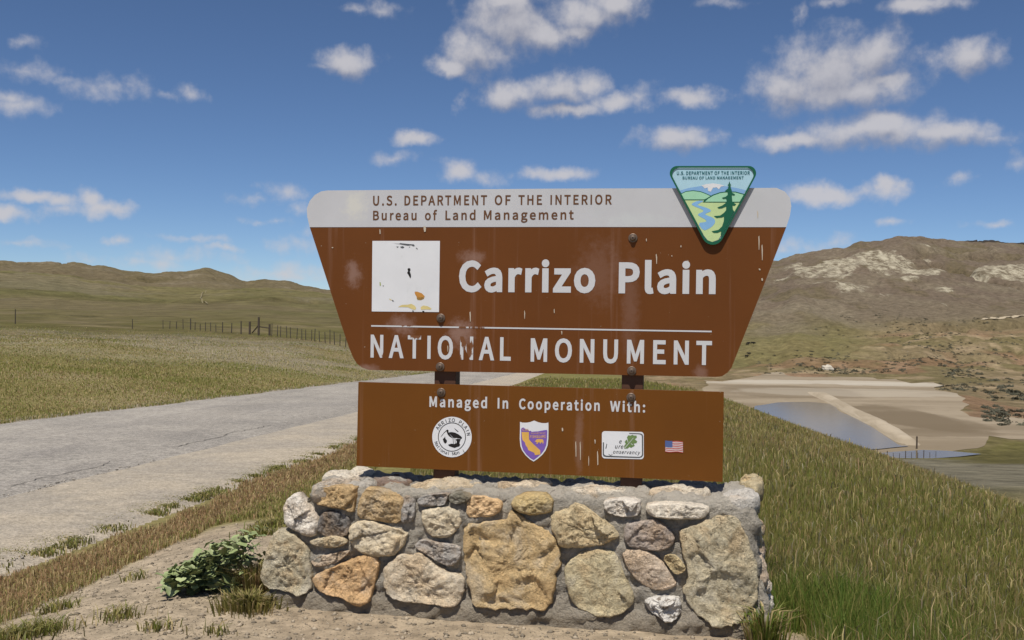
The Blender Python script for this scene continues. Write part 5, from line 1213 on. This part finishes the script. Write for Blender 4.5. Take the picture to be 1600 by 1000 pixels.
# ------------------------------------------------------------------ shrubs, boulder, cattle across the lake
M_SAGE = simple('sagebrush', (0.105, 0.100, 0.068), .9, .35, 2.0)
def shrub_mesh(seed, n=150):
    rs = random.Random(seed); V = []; F = []
    for i in range(n):
        a = rs.uniform(0, 6.28); e = math.asin(rs.random()); q = rs.uniform(.55, 1.0)*(1+.25*math.sin(a*3+seed)); c = Vector((math.cos(a)*math.cos(e)*q, math.sin(a)*math.cos(e)*q, .05+.75*math.sin(e)*q)); s_ = rs.uniform(.10, .2)
        d1 = Vector((rs.uniform(-1, 1), rs.uniform(-1, 1), rs.uniform(-1, 1))).normalized()*s_; d2 = d1.orthogonal().normalized()*s_; k = len(V); V += [c-d1, c+d2, c+d1, c-d2]; F.append((k, k+1, k+2, k+3))
    return V, F
protos = []
for i in range(4):
    V, F = shrub_mesh(i); me = bpy.data.meshes.new('shrub'); me.from_pydata([tuple(v) for v in V], [], F); me.materials.append(M_SAGE); protos.append(me)
def scatter_shrubs():
    rs = np.random.RandomState(71); big = []; P = []
    zones = [(1170,1330,400,520,190),(1250,1420,400,470,110),(1380,1500,430,600,230),(1400,1600,470,640,330),(1470,1640,330,480,420),(1540,1660,225,340,320),(1310,1450,600,690,130),(1490,1570,620,680,60),(1270,1300,560,640,14)]
    for (a, b_, d0, d1, n) in zones:
        for _ in range(n):
            px, dep = rs.uniform(a, b_), rs.uniform(d0, d1); d = ray(px, 480); x, y = d[0]/d[1]*dep, dep
            if float(fbm(np.array([x/28]), np.array([y/28]), 3, 77)[0]) < rs.uniform(-.25, .12): continue
            P.append((x, y, rs.uniform(.4, 1.1)*(1.35 if rs.rand() < .12 else 1)))
    P = np.array(P); Z = ground_z(P[:, 0], P[:, 1]); order = np.argsort(-P[:, 2]/P[:, 1])
    nb = 90
    for k in order[:nb]:
        o = bpy.data.objects.new('sagebrush', protos[k % 4]); COL.objects.link(o); o.location = (P[k, 0], P[k, 1], Z[k]-.05); s_ = P[k, 2]; o.scale = (s_*1.15, s_, s_*.85); o.rotation_euler = (0, 0, rs.uniform(0, 6.28))
        tag(o, 'dark grey green sagebrush bush on the slope across the lake', 'shrub', 'sagebrush across the lake')
    V = []; L = []; base = [np.array(shrub_mesh(20+i, 60)[0]) for i in range(4)]
    for k in order[nb:]:
        b_ = base[k % 4]; a = rs.uniform(0, 6.28); s_ = P[k, 2]; R = np.array([[math.cos(a), -math.sin(a), 0], [math.sin(a), math.cos(a), 0], [0, 0, .85]]); V.append((b_*s_*np.array([1, 1, 1]))@R.T+np.array([P[k, 0], P[k, 1], Z[k]-.05]))
    V = np.concatenate(V); nf_ = len(V)//4; me = big_mesh('distant_scrub', V, np.arange(len(V)), np.arange(nf_)*4, np.full(nf_, 4)); o = link('distant_scrub', me, M_SAGE); tag(o, 'scattered small dark scrub dotting the far hillside', 'scrub', kind='stuff')
scatter_shrubs()
M_BOULDER = simple('pale_boulder', (0.50, 0.45, 0.37), .9, .25, 1.5, .3)
def boulder(px, dep, sx_, sy_, sz_, seed, label):
    d = ray(px, 480); x, y = d[0]/d[1]*dep, dep; z = gz(x, y); bm = bmesh.new(); bmesh.ops.create_icosphere(bm, subdivisions=3, radius=1.0)
    for v in bm.verts:
        q = v.co.copy(); k = 1+.35*mnoise.fractal(q*1.1+Vector((seed, 0, 0)), 1, 2, 4); v.co = Vector((x+q.x*sx_*k, y+q.y*sy_*k, z+(q.z*.9+.25)*sz_*k))
    o = from_bm('boulder', bm, M_BOULDER); tag(o, label, 'boulder')
boulder(1295, 418, 2.4, 1.8, 2.0, 3, 'pale tan boulder at the far edge of the dry lake bed')
M_COW = simple('black_hide', (0.012, 0.011, 0.010), .7)
def cow_mesh():
    bm = bmesh.new(); secs = [(-.85,1.05,.16,.22),(-.75,1.02,.28,.36),(-.3,.95,.34,.40),(.2,.93,.34,.42),(.6,.98,.28,.40),(.8,1.05,.18,.30),(1.0,1.15,.14,.20),(1.15,1.10,.13,.16),(1.4,.95,.08,.09)]; prev = None
    for x, z, w, h in secs:
        ring = [bm.verts.new((x, w*math.cos(6.283*k/10), z+h*math.sin(6.283*k/10))) for k in range(10)]
        if prev:
            for k in range(10): bm.faces.new((prev[k], prev[(k+1) % 10], ring[(k+1) % 10], ring[k]))
        else: bm.faces.new(ring[::-1])
        prev = ring
    bm.faces.new(prev)
    for x, y in ((-.7,.2),(-.7,-.2),(.6,.18),(.6,-.18)):
        rod(bm, (x, y, .8), (x-.04, y, .42), .13, .08); rod(bm, (x-.04, y, .42), (x, y, 0), .075, .06)
    rod(bm, (-.84,0,1.15), (-.93,0,.5), .03, .02)
    for s_ in (-1, 1): rod(bm, (1.12,.1*s_,1.2), (1.1,.26*s_,1.2), .05, .02)
    me = bpy.data.meshes.new('cow'); bm.to_mesh(me); bm.free(); me.materials.append(M_COW); return me
cm = cow_mesh()
for i, (px, dep, a) in enumerate([(1168.5,560,.3),(1171,566,2.9),(1176.5,562,.1),(1179,570,3.3),(1167.5,525,.2),(1171.5,528,3.0)]):
    d = ray(px, 480); x, y = d[0]/d[1]*dep, dep; o = bpy.data.objects.new('cow', cm); COL.objects.link(o); o.location = (x, y, gz(x, y)); o.rotation_euler = (0, 0, a); tag(o, 'black cow grazing on the far flat just right of the sign', 'cow', 'cattle beyond the lake')
# dirt tracks on the far slopes
def track(name, pts, w, col):
    m = simple('track_'+name, col, .95, .2, .3); P = []
    for a, b_ in zip(pts, pts[1:]):
        for k in range(12): f = k/12; P.append((a[0]+(b_[0]-a[0])*f, a[1]+(b_[1]-a[1])*f))
    P.append(pts[-1]); V = []; F = []
    X = np.array([ray(px, 480)[0]/ray(px, 480)[1]*d for px, d in P]); Y = np.array([d for px, d in P])
    for i in range(len(P)):
        d = np.array([X[min(i+1, len(P)-1)]-X[max(i-1, 0)], Y[min(i+1, len(P)-1)]-Y[max(i-1, 0)]]); d /= np.linalg.norm(d)
        ww = w*(1+.4*float(fbm(np.array([i*.4]), np.array([1.]), 2, 3)[0]))
        for s_ in (-1, 1):
            x, y = X[i]-d[1]*ww*s_, Y[i]+d[0]*ww*s_; V.append((x, y, gz(x, y)+.35))
        if i: F.append((2*i-2, 2*i-1, 2*i+1, 2*i))
    o = obj_from(name, V, F, m); tag(o, kind='structure')
track('dirt_track', [(324,228),(317,255),(313,290),(317,335),(322,390)], .13, (0.25, .21, .12))
track('dirt_road', [(1535,655),(1560,662),(1600,676),(1640,690)], 1.6, (0.40, .33, .23))
